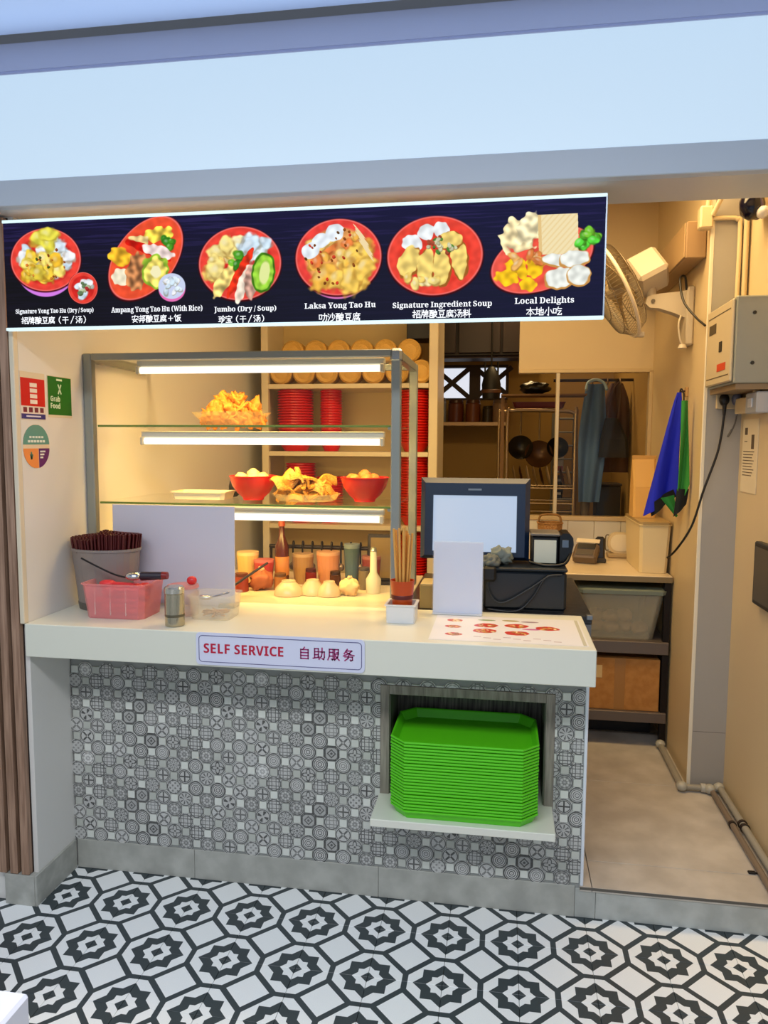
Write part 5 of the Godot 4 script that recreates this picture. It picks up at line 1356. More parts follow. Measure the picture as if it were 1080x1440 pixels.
func worktop() -> void:
	var t := thing("steel_work_table", "pale topped kitchen work table with two undershelves against the right column", "table", Vector3(0.5, 0.1, -1.4))
	var gr := mat(Color(0.42, 0.38, 0.36), 0.4, 0.3)
	part("table_top", box(0.02, 0.722, 0.835, 0.862, -1.742, -1.10, 0.002), mat(Color(0.88, 0.80, 0.66), 0.35), t)
	part("edge_strip", box(0.02, 0.722, 0.8345, 0.858, -1.0995, -1.097), mat(Color(0.52, 0.45, 0.33), 0.4, 0.3), t)
	part("undershelf", box(0.02, 0.718, 0.518, 0.572, -1.70, -1.10, 0.002), gr, t)
	part("undershelf", box(0.02, 0.718, 0.213, 0.258, -1.70, -1.10, 0.002), gr, t)
	for p in [[0.695, -1.14], [0.695, -1.72], [0.02, -1.14], [0.02, -1.72]]: part("leg", box(p[0], p[0] + 0.026, 0.1, 0.834, p[1], p[1] + 0.026), mat(Color(0.12, 0.10, 0.10), 0.4, 0.5), t)
	part("kick_panel", box(0.05, 0.69, 0.1, 0.20, -1.30, -1.285), mat(Color(0.04, 0.05, 0.08), 0.5), t)
	var a := Vector3(0.52, 0.5725, -1.29)
	var b := thing("storage_tub", "large translucent plastic tub on the upper undershelf", "tub", a)
	part("tub", loft(mb(), tub_rings(0.28, 0.30, 0.35, 0.36, 0.205, a, 0.02, 0.004)), glass(Color(0.78, 0.76, 0.68), 0.38, 0.4), b)
	part("lid", loft(mb(), [octo_at(0.37, 0.38, 0.02, 0.2055, a), octo_at(0.375, 0.385, 0.02, 0.222, a), octo_at(0.35, 0.36, 0.02, 0.228, a)]), mat(Color(0.46, 0.50, 0.46), 0.4), b)
	for i in 7:
		var o := solo("food_bag", blob(mb(), a + Vector3((i % 4 - 1.5) * 0.062, 0.035 + (i / 4) * 0.05, 0.04 + (i % 2) * 0.03), Vector3(0.037, 0.026, 0.05), i + 30, 0.2, 9), mat(Color(0.86, 0.70, 0.52), 0.5), "pale bag lying inside the translucent storage tub", "bag", "pale bags in the storage tub")
	var c := thing("cardboard_carton", "brown cardboard carton on the lower undershelf", "box", Vector3(0.52, 0.2585, -1.3))
	var kraft := grain(Color(0.70, 0.47, 0.22), Color(0.76, 0.53, 0.27), Vector3(2, 2, 2), 0.75)
	part("carton", box(0.30, 0.69, 0.2585, 0.49, -1.52, -1.12, 0.002), kraft, c)
	part("flap", bx(mb(), Vector3(0.305, 0, -0.008), Vector3(0.685, 0.003, 0.19), 0.001, Transform3D(Basis(Vector3(1, 0, 0), 0.03), Vector3(0, 0.4915, -1.315))), kraft, c)
	part("flap", bx(mb(), Vector3(0.305, 0, -0.19), Vector3(0.685, 0.003, 0.008), 0.001, Transform3D(Basis(Vector3(1, 0, 0), -0.03), Vector3(0, 0.4915, -1.33))), kraft, c)
	part("tape", box(0.50, 0.545, 0.259, 0.49, -1.12, -1.1192), mat(Color(0.66, 0.46, 0.22), 0.3), c)
	part("paper_label", box(0.415, 0.447, 0.40, 0.456, -1.12, -1.119), mat(Color(0.88, 0.75, 0.52), 0.6), c)
	# things on the table
	var bin := thing("cream_bin", "square cream bin at the right end of the work table", "bin", Vector3(0.655, 0.863, -1.35))
	part("bin", loft(mb(), tub_rings(0.115, 0.36, 0.13, 0.40, 0.215, bin.position, 0.012, 0.004)), mat(Color(0.88, 0.80, 0.62), 0.4), bin)
	part("lid", loft(mb(), [octo_at(0.132, 0.41, 0.012, 0.2155, bin.position), octo_at(0.132, 0.41, 0.012, 0.226, bin.position)]), mat(Color(0.68, 0.58, 0.40), 0.4), bin)
	var bg := thing("paper_bag", "upright beige paper bag behind the hanging blue cloth", "bag", Vector3(0.64, 1.09, -1.40))
	part("bag", loft(mb(), [octo_at(0.10, 0.12, 0.01, 0, bg.position), octo_at(0.10, 0.11, 0.01, 0.14, bg.position), octo_at(0.105, 0.03, 0.01, 0.26, bg.position), octo_at(0.10, 0.012, 0.004, 0.275, bg.position)]), mat(Color(0.88, 0.70, 0.42), 0.6), bg)
	part("top_fold", bx(mb(), Vector3(0.588, 1.352, -1.41), Vector3(0.694, 1.372, -1.388), 0.003), mat(Color(0.80, 0.62, 0.36), 0.6), bg)
	var ca := thing("card_terminal", "grey card payment terminal tilted on the work table", "card terminal", Vector3(0.39, 0.863, -1.40))
	var cx := Transform3D(Basis(Vector3(0, 1, 0), -0.3) * Basis(Vector3(1, 0, 0), 0.5), Vector3(0.395, 0.915, -1.41))
	part("wedge", bx(mb(), Vector3(-0.055, -0.03, -0.05), Vector3(0.055, 0.02, 0.06), 0.01, cx), mat(Color(0.40, 0.33, 0.26), 0.5), ca)
	part("screen", bx(mb(), Vector3(-0.042, 0.02, -0.04), Vector3(0.042, 0.0225, 0.005), 0.001, cx), mat(Color(0.12, 0.11, 0.10), 0.2), ca)
	part("face_plate", bx(mb(), Vector3(-0.055, 0.02, -0.072), Vector3(0.055, 0.026, -0.043), 0.002, cx), mat(Color(0.86, 0.80, 0.68), 0.4), ca)
	part("keypad", bx(mb(), Vector3(-0.04, 0.02, 0.012), Vector3(0.04, 0.023, 0.052), 0.001, cx), mat(Color(0.30, 0.26, 0.22), 0.5), ca)
	var ph := thing("handset", "dark rounded handset standing right of the card terminal", "handset", Vector3(0.463, 0.863, -1.44))
	part("handset", bx(mb(), Vector3(-0.022, 0, -0.012), Vector3(0.022, 0.115, 0.012), 0.012, Transform3D(Basis(Vector3(1, 0, 0), -0.15), Vector3(0.463, 0.87, -1.44))), mat(Color(0.13, 0.12, 0.12), 0.35), ph)
	part("cradle", box(0.438, 0.488, 0.863, 0.885, -1.47, -1.41, 0.004), mat(Color(0.2, 0.18, 0.16), 0.4), ph)
	var di := thing("round_dial_scale", "pale kitchen scale with a rounded face at the back of the work table", "scale", Vector3(0.58, 0.863, -1.62))
	part("face", prism(mb(), round_rect(0.12, 0.105, 0.045), -0.02, 0.02, Transform3D(Basis(), Vector3(0.58, 0.935, -1.62))), mat(Color(0.86, 0.78, 0.62), 0.3), di)
	part("dial", prism(mb(), round_rect(0.098, 0.084, 0.038), 0.0, 0.0025, Transform3D(Basis(), Vector3(0.58, 0.937, -1.60))), mat(Color(0.93, 0.88, 0.76), 0.3), di)
	part("base", box(0.52, 0.64, 0.863, 0.885, -1.68, -1.58, 0.006), mat(Color(0.72, 0.62, 0.45), 0.4), di)
	part("side_bracket", tube(mb(), curve([Vector3(0.523, 0.90, -1.60), Vector3(0.508, 0.905, -1.60), Vector3(0.508, 0.97, -1.60), Vector3(0.523, 0.975, -1.60)], 4), 0.003, 6), mat(Color(0.4, 0.36, 0.3), 0.4, 0.4), di)
	var wb := thing("woven_basket", "small brown woven basket on the table left of the window mullion", "basket", Vector3(0.235, 0.863, -1.6))
	part("basket", loft(mb(), tub_rings(0.10, 0.10, 0.12, 0.12, 0.17, wb.position, 0.03, 0.006)), grain(Color(0.50, 0.33, 0.17), Color(0.75, 0.58, 0.36), Vector3(14, 14, 14), 0.8), wb)
	part("handle", tube(mb(), curve([wb.position + Vector3(-0.055, 0.17, 0), wb.position + Vector3(-0.04, 0.205, 0), wb.position + Vector3(0.04, 0.205, 0), wb.position + Vector3(0.055, 0.17, 0)], 6), 0.006, 6), mat(Color(0.55, 0.40, 0.22), 0.7), wb)


func octo_at(w: float, d: float, c: float, y: float, at: Vector3) -> Array:
	var out := []
	for p in octo(w, d, c, y): out.append(p + at)
	return out


func column_things() -> void:
	var white := mat(Color(0.79, 0.74, 0.66), 0.4)
	# wall fan
	var f := thing("wall_fan", "white wall fan with a wire cage mounted high on the column", "fan", Vector3(0.72, 1.93, -1.0))
	part("wall_plate", box(0.700, 0.729, 1.815, 2.045, -1.06, -0.945, 0.006), white, f)
	var arm := mb()
	prism(arm, PackedVector2Array([Vector2(0.702, 2.03), Vector2(0.702, 1.925), Vector2(0.66, 1.945), Vector2(0.60, 1.965), Vector2(0.565, 1.968), Vector2(0.548, 1.985), Vector2(0.556, 2.012), Vector2(0.60, 2.022)]), -1.03, -0.975)
	part("arm", arm, white, f)
	part("pivot_bolt", rod(mb(), Vector3(0.577, 1.993, -0.975), Vector3(0.577, 1.993, -0.971), 0.008, 10), mat(Color(0.45, 0.42, 0.38), 0.4, 0.6), f)
	part("pull_switch", cyl(mb(), Vector3(0.685, 1.80, -0.93), 0.017, 0.012, 0.016), white, f)
	part("pull_cord", tube(mb(), curve([Vector3(0.68, 1.93, -0.95), Vector3(0.669, 1.89, -0.935), Vector3(0.676, 1.835, -0.93), Vector3(0.685, 1.815, -0.93)], 5), 0.004, 6), white, f)
	var n := Vector3(-0.88, -0.46, 0.02).normalized()
	var c := Vector3(0.430, 2.045, -1.0)
	var fx := along(c, c + n)
	part("motor_housing", bx(mb(), Vector3(-0.066, -0.205, -0.066), Vector3(0.066, -0.078, 0.066), 0.014, Transform3D(fx.basis * Basis(Vector3(0, 1, 0), 0.5), fx.origin)), white, f)
	part("motor_neck", rod(mb(), c - n * 0.155 , Vector3(0.575, 2.0, -1.0), 0.02, 10), white, f)
	part("rim_ring", tube(mb(), ring_pts(fx, 0.205, 0.0, 56), 0.0075, 8, true), mat(Color(0.90, 0.84, 0.74), 0.3), f)
	var wires := mb()
	for k in 72:
		var a := TAU * k / 72
		var d := Vector3(sin(a), 0, cos(a))
		wire(wires, [fx * (d * 0.203), fx * (d * 0.17 + Vector3(0, 0.045, 0)), fx * (d * 0.10 + Vector3(0, 0.066, 0)), fx * (d * 0.035 + Vector3(0, 0.072, 0))], 0.0012)
		wire(wires, [fx * (d * 0.203), fx * (d * 0.175 + Vector3(0, -0.045, 0)), fx * (d * 0.11 + Vector3(0, -0.068, 0)), fx * (d * 0.05 + Vector3(0, -0.075, 0))], 0.0012)
	part("cage_wires", wires, mat(Color(0.60, 0.54, 0.44), 0.35, 0.2), f).set_meta("kind", "stuff")
	var rings := mb()
	for q in [[0.17, 0.045], [0.10, 0.066], [0.175, -0.045], [0.11, -0.068]]: tube(rings, ring_pts(fx, q[0], q[1], 40), 0.0018, 5, true)
	part("cage_ring", rings, mat(Color(0.52, 0.46, 0.38), 0.35, 0.5), f)
	part("hub", lathe(mb(), [Vector2(0, -0.03), Vector2(0.03, -0.03), Vector2(0.032, 0.02), Vector2(0.02, 0.035), Vector2(0, 0.037)], 20, fx), mat(Color(0.70, 0.62, 0.48), 0.4), f)
	part("cage_badge", lathe(mb(), [Vector2(0, 0.070), Vector2(0.036, 0.070), Vector2(0.034, 0.076), Vector2(0, 0.078)], 20, fx), white, f)
	for k in 3:
		var a0 := TAU * k / 3.0
		var bl := sheet(mb(), func(u: float, v: float) -> Vector3:
			var r := 0.03 + u * 0.15
			var a := a0 + (v - 0.5) * (0.55 + 0.75 * sin(u * 2.4))
			return fx * Vector3(sin(a) * r, (v - 0.5) * 0.05, cos(a) * r), 8, 8, 0.002)
		part("blade", bl, mat(Color(0.70, 0.60, 0.42), 0.35), f)
	part("rim_clip", bx(mb(), Vector3(-0.012, -0.01, -0.012), Vector3(0.012, 0.01, 0.012), 0.003, Transform3D(Basis(), Vector3(0.535, 1.862, -0.97))), white, f)
	part("flex", tube(mb(), curve([Vector3(0.698, 2.03, -0.955), Vector3(0.685, 2.075, -0.93), Vector3(0.66, 2.06, -0.90), Vector3(0.668, 1.97, -0.86), Vector3(0.70, 1.90, -0.80), Vector3(0.722, 1.86, -0.745)], 8), 0.0045, 6), mat(Color(0.10, 0.08, 0.07), 0.4), f)
	# cable trunking along the column near the ceiling
	var tr := thing("cable_trunking", "long cream cable trunking running back along the top of the column", "trunking", Vector3(0.69, 2.2, -1.2))
	part("channel", box(0.655, 0.728, 2.115, 2.25, -1.72, -0.80, 0.004), mat(Color(0.62, 0.50, 0.36), 0.45), tr)
	part("cover", box(0.650, 0.655, 2.12, 2.245, -1.715, -0.805, 0.002), mat(Color(0.68, 0.56, 0.40), 0.4), tr)
	var pc := mat(Color(0.86, 0.78, 0.62), 0.35)
	var cd := thing("wall_conduits", "cream electric conduits bending down the column front to the fuse box", "conduit", Vector3(0.79, 2.2, -0.73))
	part("conduit", tube(mb(), curve([Vector3(0.70, 2.235, -0.728), Vector3(0.79, 2.235, -0.727), Vector3(0.812, 2.228, -0.727), Vector3(0.822, 2.20, -0.727), Vector3(0.822, 1.90, -0.727)], 8), 0.008, 8), pc, cd)
	part("conduit", tube(mb(), [Vector3(0.843, 2.64, -0.726), Vector3(0.843, 2.3, -0.726), Vector3(0.845, 1.90, -0.726)], 0.010, 8), pc, cd)
	part("conduit", tube(mb(), [Vector3(0.708, 2.25, -0.73), Vector3(0.735, 2.64, -0.70)], 0.009, 8), pc, cd)
	part("conduit", tube(mb(), [Vector3(0.725, 2.245, -0.72), Vector3(0.83, 2.50, -0.60)], 0.009, 8), pc, cd)
	part("conduit", tube(mb(), [Vector3(0.835, 2.26, -0.72), Vector3(0.80, 2.45, -0.68)], 0.008, 8), pc, cd)
	part("junction_box", box(0.682, 0.728, 2.20, 2.28, -0.76, -0.715, 0.006), pc, cd)
	# distribution box on the right wall
	var b := thing("fuse_box", "grey metal fuse box with printed labels on the right wall", "fuse box", Vector3(0.80, 1.62, -0.58))
	part("case", box(0.735, 0.859, 1.625, 1.905, -0.725, -0.41, 0.004), mat(Color(0.60, 0.61, 0.57), 0.4, 0.2), b)
	part("door", box(0.724, 0.7345, 1.632, 1.898, -0.718, -0.417, 0.004), mat(Color(0.78, 0.72, 0.60), 0.4), b)
	var line := mat(Color(0.30, 0.26, 0.20), 0.5)
	part("seam", box(0.7232, 0.724, 1.868, 1.871, -0.70, -0.435), line, b)
	part("seam", box(0.7232, 0.724, 1.655, 1.658, -0.70, -0.435), line, b)
	part("lock", box(0.721, 0.7245, 1.74, 1.775, -0.55, -0.52, 0.002), mat(Color(0.08, 0.07, 0.06), 0.4), b)
	part("dark_label", box(0.7228, 0.724, 1.812, 1.845, -0.685, -0.60), line, b)
	part("red_label", box(0.7228, 0.724, 1.675, 1.70, -0.57, -0.47), mat(Color(0.78, 0.26, 0.12), 0.5), b)
	for p in [[0.79, 1.85], [0.79, 1.69]]: part("screw", rod(mb(), Vector3(p[0], p[1], -0.411), Vector3(p[0], p[1], -0.407), 0.006, 10), mat(Color(0.20, 0.20, 0.19), 0.4, 0.5), b)
	part("base_plate", box(0.745, 0.859, 1.606, 1.6245, -0.73, -0.42), mat(Color(0.55, 0.46, 0.34), 0.5), b)
	part("outlet_pipe", rod(mb(), Vector3(0.835, 1.56, -0.50), Vector3(0.835, 1.606, -0.50), 0.012, 10), pc, b)
	# sockets and plugs
	var so := thing("wall_socket", "cream double wall socket under the fuse box", "socket", Vector3(0.815, 1.59, -0.73))
	part("plate", box(0.768, 0.857, 1.555, 1.622, -0.7365, -0.724, 0.003), mat(Color(0.85, 0.76, 0.60), 0.4), so)
	part("back_box", box(0.775, 0.85, 1.56, 1.617, -0.739, -0.7366), mat(Color(0.75, 0.66, 0.5), 0.4), so)
	for q in [[0.790, Color(0.06, 0.05, 0.07), "black plug in the left socket with a long black cord running down", 0], [0.833, Color(0.42, 0.42, 0.48), "grey plug in the right socket with a short looped cord", 1]]:
		var pl := thing("plug", q[2], "plug", Vector3(q[0], 1.585, -0.715))
		var pm := mat(q[1], 0.4)
		part("plug_body", blob(mb(), Vector3(q[0], 1.588, -0.706), Vector3(0.018, 0.023, 0.017), 2, 0.03, 9), pm, pl)
		part("strain_relief", rod(mb(), Vector3(q[0], 1.57, -0.70), Vector3(q[0], 1.53, -0.70), 0.008, 8, 0.005), pm, pl)
		var line_pts: Array = curve([Vector3(q[0], 1.532, -0.70), Vector3(0.784, 1.46, -0.70), Vector3(0.771, 1.386, -0.70), Vector3(0.732, 1.255, -0.705), Vector3(0.70, 1.123, -0.72), Vector3(0.66, 1.03, -0.76), Vector3(0.645, 0.98, -0.85)], 8) if q[3] == 0 else curve([Vector3(q[0], 1.532, -0.70), Vector3(0.828, 1.50, -0.70), Vector3(0.812, 1.462, -0.70), Vector3(0.806, 1.455, -0.70), Vector3(0.82, 1.48, -0.705)], 6)
		part("cord", tube(mb(), line_pts, 0.0042 if q[3] == 0 else 0.003, 6), mat(Color(0.04, 0.03, 0.03), 0.4) if q[3] == 0 else mat(Color(0.32, 0.3, 0.28), 0.4), pl)
	var sw := thing("isolator_switch", "pale grey isolator switch box on the right wall beside the fuse box", "switch", Vector3(0.84, 1.52, -0.49))
	part("box", box(0.815, 0.859, 1.53, 1.60, -0.545, -0.43, 0.004), mat(Color(0.72, 0.72, 0.72), 0.35), sw)
	part("rocker", box(0.811, 0.8155, 1.55, 1.58, -0.51, -0.47, 0.001), mat(Color(0.85, 0.85, 0.85), 0.3), sw)
	part("trunk", box(0.825, 0.859, 1.535, 1.59, -0.70, -0.546, 0.003), pc, sw)
	# security camera
	var cc := thing("security_camera", "dark round security camera hanging at the top of the right wall", "camera", Vector3(0.80, 2.22, -0.55))
	part("bracket", box(0.825, 0.859, 2.20, 2.29, -0.60, -0.53, 0.008), pc, cc)
	part("dome", blob(mb(), Vector3(0.805, 2.225, -0.545), Vector3(0.04, 0.05, 0.045), 3, 0.03, 12), mat(Color(0.05, 0.04, 0.13), 0.15), cc)
	part("collar", tube(mb(), ring_pts(along(Vector3(0.815, 2.225, -0.55), Vector3(0.70, 2.19, -0.53)), 0.043, 0.0, 28), 0.006, 6, true), mat(Color(0.35, 0.30, 0.40), 0.3), cc)
	part("shade", blob(mb(), Vector3(0.83, 2.19, -0.51), Vector3(0.02, 0.02, 0.03), 5, 0.05, 8), mat(Color(0.85, 0.83, 0.82), 0.4), cc)
	# hanging cloths on a hook
	var hk := thing("wall_hook", "small dark hook on the column above the hanging cloths", "hook", Vector3(0.72, 1.635, -1.0))
	part("base", box(0.7185, 0.7295, 1.615, 1.655, -1.012, -0.988, 0.002), mat(Color(0.70, 0.55, 0.35), 0.5), hk)
	part("prong", tube(mb(), curve([Vector3(0.719, 1.64, -1.0), Vector3(0.704, 1.636, -1.0), Vector3(0.70, 1.645, -1.0)], 5), 0.004, 6), mat(Color(0.2, 0.05, 0.05), 0.4), hk)
	var cb := thing("blue_cloth", "royal blue cloth with a dark underside hanging from the wall hook", "cloth", Vector3(0.67, 1.36, -0.98))
	part("blue_face", sheet(mb(), func(u: float, v: float) -> Vector3:
		var wdt := 0.014 + 0.105 * pow(v, 0.7)
		var x := 0.690 - 0.050 * v + (u - 0.5) * wdt + 0.004 * sin(u * 9.0 + v * 4.0)
		var y := 1.632 - v * (0.505 - 0.09 * u)
		return Vector3(x, y, -0.975 + 0.028 * sin(u * 6.0 + 0.5) * v - 0.05 * (1.0 - u) * v), 14, 18, 0.003), mat(Color(0.07, 0.14, 0.78), 0.85), cb)
	part("dark_hem", sheet(mb(), func(u: float, v: float) -> Vector3:
		var x := 0.597 + u * 0.085 + 0.012 * v
		var y := 1.128 + u * 0.085 + (1.0 - v) * (0.05 - 0.02 * u)
		return Vector3(x, y, -0.972 + 0.02 * sin(u * 6.0 + 0.5) - 0.04 * (1.0 - u)), 8, 5, 0.003), mat(Color(0.015, 0.03, 0.06), 0.85), cb)
	part("hanging_loop", tube(mb(), curve([Vector3(0.700, 1.60, -0.985), Vector3(0.698, 1.632, -0.995), Vector3(0.704, 1.648, -1.0), Vector3(0.712, 1.63, -0.995), Vector3(0.712, 1.60, -0.985)], 5), 0.003, 6), mat(Color(0.06, 0.05, 0.09), 0.7), cb)
	var cg := thing("green_cloth", "green cloth with dark edges hanging behind the blue cloth", "cloth", Vector3(0.70, 1.20, -0.88))
	part("green_face", sheet(mb(), func(u: float, v: float) -> Vector3:
		var x := 0.682 + u * (0.024 + 0.020 * v) - 0.006 * v
		var y := 1.594 - v * (0.414 - 0.09 * u * u)
		return Vector3(x, y, -0.88 + 0.012 * sin(u * 5.0 + v * 3.0)), 8, 18, 0.003), mat(Color(0.18, 0.52, 0.20), 0.85), cg)
	part("green_tail", sheet(mb(), func(u: float, v: float) -> Vector3: return Vector3(0.622 + v * 0.062 + u * 0.05 * (1.0 - v), 1.212 - v * 0.075 + u * 0.012, -0.90 + 0.008 * sin(u * 5.0)), 6, 8, 0.003), mat(Color(0.12, 0.48, 0.18), 0.85), cg)
	part("dark_edge", sheet(mb(), func(u: float, v: float) -> Vector3: return Vector3(0.676 + u * 0.046 - v * 0.008, 1.250 - v * (0.110 - 0.05 * u), -0.878 + 0.008 * sin(u * 5.0)), 5, 6, 0.003), mat(Color(0.02, 0.05, 0.07), 0.85), cg)


func ring_pts(xf: Transform3D, r: float, y: float, n: int) -> Array:
	var p := []
	for k in n: p.append(xf * Vector3(sin(TAU * k / n) * r, y, cos(TAU * k / n) * r))
	return p


func wire(s: SurfaceTool, pts: Array, r: float) -> void:
	for i in pts.size() - 1:
		var xf := along(pts[i], pts[i + 1])
		var l: float = pts[i].distance_to(pts[i + 1])
		for k in 3:
			var a := TAU * k / 3
			var b := TAU * (k + 1) / 3
			quad(s, xf * Vector3(sin(a) * r, 0, cos(a) * r), xf * Vector3(sin(b) * r, 0, cos(b) * r), xf * Vector3(sin(b) * r, l, cos(b) * r), xf * Vector3(sin(a) * r, l, cos(a) * r))


func wall_things() -> void:
	# wood slats on the pillar front
	var sl := thing("slat_cladding", "brown vertical wood slat cladding on the front of the left pillar", "cladding", Vector3(-1.8, 0.1, 0.21))
	part("backing", box(-2.6, -1.41, 0.1, 2.058, 0.2005, 0.204), mat(Color(0.16, 0.10, 0.07), 0.7), sl)
	var wood := grain(Color(0.52, 0.40, 0.32), Color(0.66, 0.53, 0.44), Vector3(7, 0.4, 7), 0.5)
	for i in 30:
		var x := -1.4115 - i * 0.0385
		part("slat", box(x - 0.0255, x, 0.1, 2.056, 0.204, 0.224, 0.0015), wood, sl)
	# notice on the right wall
	var n := thing("wall_notice", "white printed paper notice on the right wall under the sockets", "notice", Vector3(0.858, 1.25, -0.61))
	part("paper", box(0.8575, 0.8592, 1.255, 1.515, -0.70, -0.53), mat(Color(0.88, 0.82, 0.70), 0.6), n)
	var pr := mb()
	for i in 9: bx(pr, Vector3(0.8572, 1.315 + i * 0.0105, -0.685), Vector3(0.8575, 1.318 + i * 0.0105, -0.585 + 0.01 * (i % 3)))
	bx(pr, Vector3(0.8572, 1.46, -0.675), Vector3(0.8575, 1.485, -0.645))
	bx(pr, Vector3(0.8572, 1.435, -0.675), Vector3(0.8575, 1.438, -0.645))
	bx(pr, Vector3(0.8572, 1.41, -0.60), Vector3(0.8575, 1.46, -0.57))
	part("print", pr, mat(Color(0.36, 0.30, 0.24), 0.6), n)
	var fr := thing("framed_permit", "dark framed panel on the right wall at the edge of the picture", "frame", Vector3(0.85, 0.9, -0.25))
	part("frame", box(0.835, 0.8595, 0.895, 1.105, -0.44, -0.12, 0.004), mat(Color(0.10, 0.09, 0.08), 0.4), fr)
	part("sheet", box(0.8335, 0.8352, 0.91, 1.09, -0.425, -0.135), mat(Color(0.30, 0.28, 0.25), 0.4), fr)
	# pipes along the floor
	var p := thing("floor_pipes", "grey plastic pipes with elbow joints running along the foot of the right wall", "pipe", Vector3(0.78, 0.1, -0.6))
	var gp := mat(Color(0.60, 0.58, 0.53), 0.4)
	part("pipe", rod(mb(), Vector3(0.700, 0.118, -1.09), Vector3(0.700, 0.118, -0.70), 0.013, 12), gp, p)
	part("pipe", rod(mb(), Vector3(0.700, 0.118, -0.70), Vector3(0.83, 0.118, -0.70), 0.011, 12), gp, p)
	part("pipe", rod(mb(), Vector3(0.838, 0.122, -0.70), Vector3(0.838, 0.122, 0.03), 0.013, 12), gp, p)
	part("pipe", rod(mb(), Vector3(0.806, 0.116, -0.68), Vector3(0.806, 0.116, 0.03), 0.010, 12), mat(Color(0.48, 0.42, 0.36), 0.4), p)
	for q in [Vector3(0.700, 0.12, -0.70), Vector3(0.700, 0.122, -1.10), Vector3(0.836, 0.122, -0.705), Vector3(0.800, 0.12, -0.69)]:
		part("elbow", blob(mb(), q, Vector3(0.021, 0.019, 0.021), 1, 0.02, 9), mat(Color(0.68, 0.67, 0.62), 0.35), p)
	part("collar", rod(mb(), Vector3(0.768, 0.118, -0.70), Vector3(0.786, 0.118, -0.70), 0.017, 12), mat(Color(0.72, 0.71, 0.67), 0.35), p)
	for z in [-0.43, -0.405]: part("clamp", rod(mb(), Vector3(0.838, 0.122, z), Vector3(0.838, 0.122, z + 0.012), 0.0165, 12), mat(Color(0.16, 0.12, 0.10), 0.4), p)
	for z in [-0.435]: part("clamp", rod(mb(), Vector3(0.806, 0.116, z), Vector3(0.806, 0.116, z + 0.012), 0.0135, 12), mat(Color(0.16, 0.12, 0.10), 0.4), p)
	var cl := thing("dropped_clip", "small black clip lying on the step floor near the wall pipes", "clip", Vector3(0.795, 0.1, -0.155))
	part("clip", bx(mb(), Vector3(0.775, 0.1, -0.162), Vector3(0.797, 0.107, -0.148), 0.002), mat(Color(0.05, 0.04, 0.04), 0.5), cl)
	part("tab", bx(mb(), Vector3(0.797, 0.1, -0.159), Vector3(0.81, 0.104, -0.151), 0.001), mat(Color(0.07, 0.05, 0.05), 0.5), cl)
	# corner of a white table in the foreground
	var t := thing("white_table", "corner of a white table at the bottom left of the view", "table", Vector3(-0.9, 0, 1.72))
	part("table_top", box(-1.25, -0.572, 0.69, 0.742, 1.412, 2.02, 0.004), mat(Color(0.86, 0.86, 0.90), 0.3), t)
	for q in [[-1.20, 1.47], [-0.67, 1.47], [-1.20, 1.94], [-0.67, 1.94]]: part("leg", box(q[0], q[0] + 0.04, 0.0, 0.705, q[1], q[1] + 0.04, 0.003), mat(Color(0.82, 0.82, 0.86), 0.3), t)


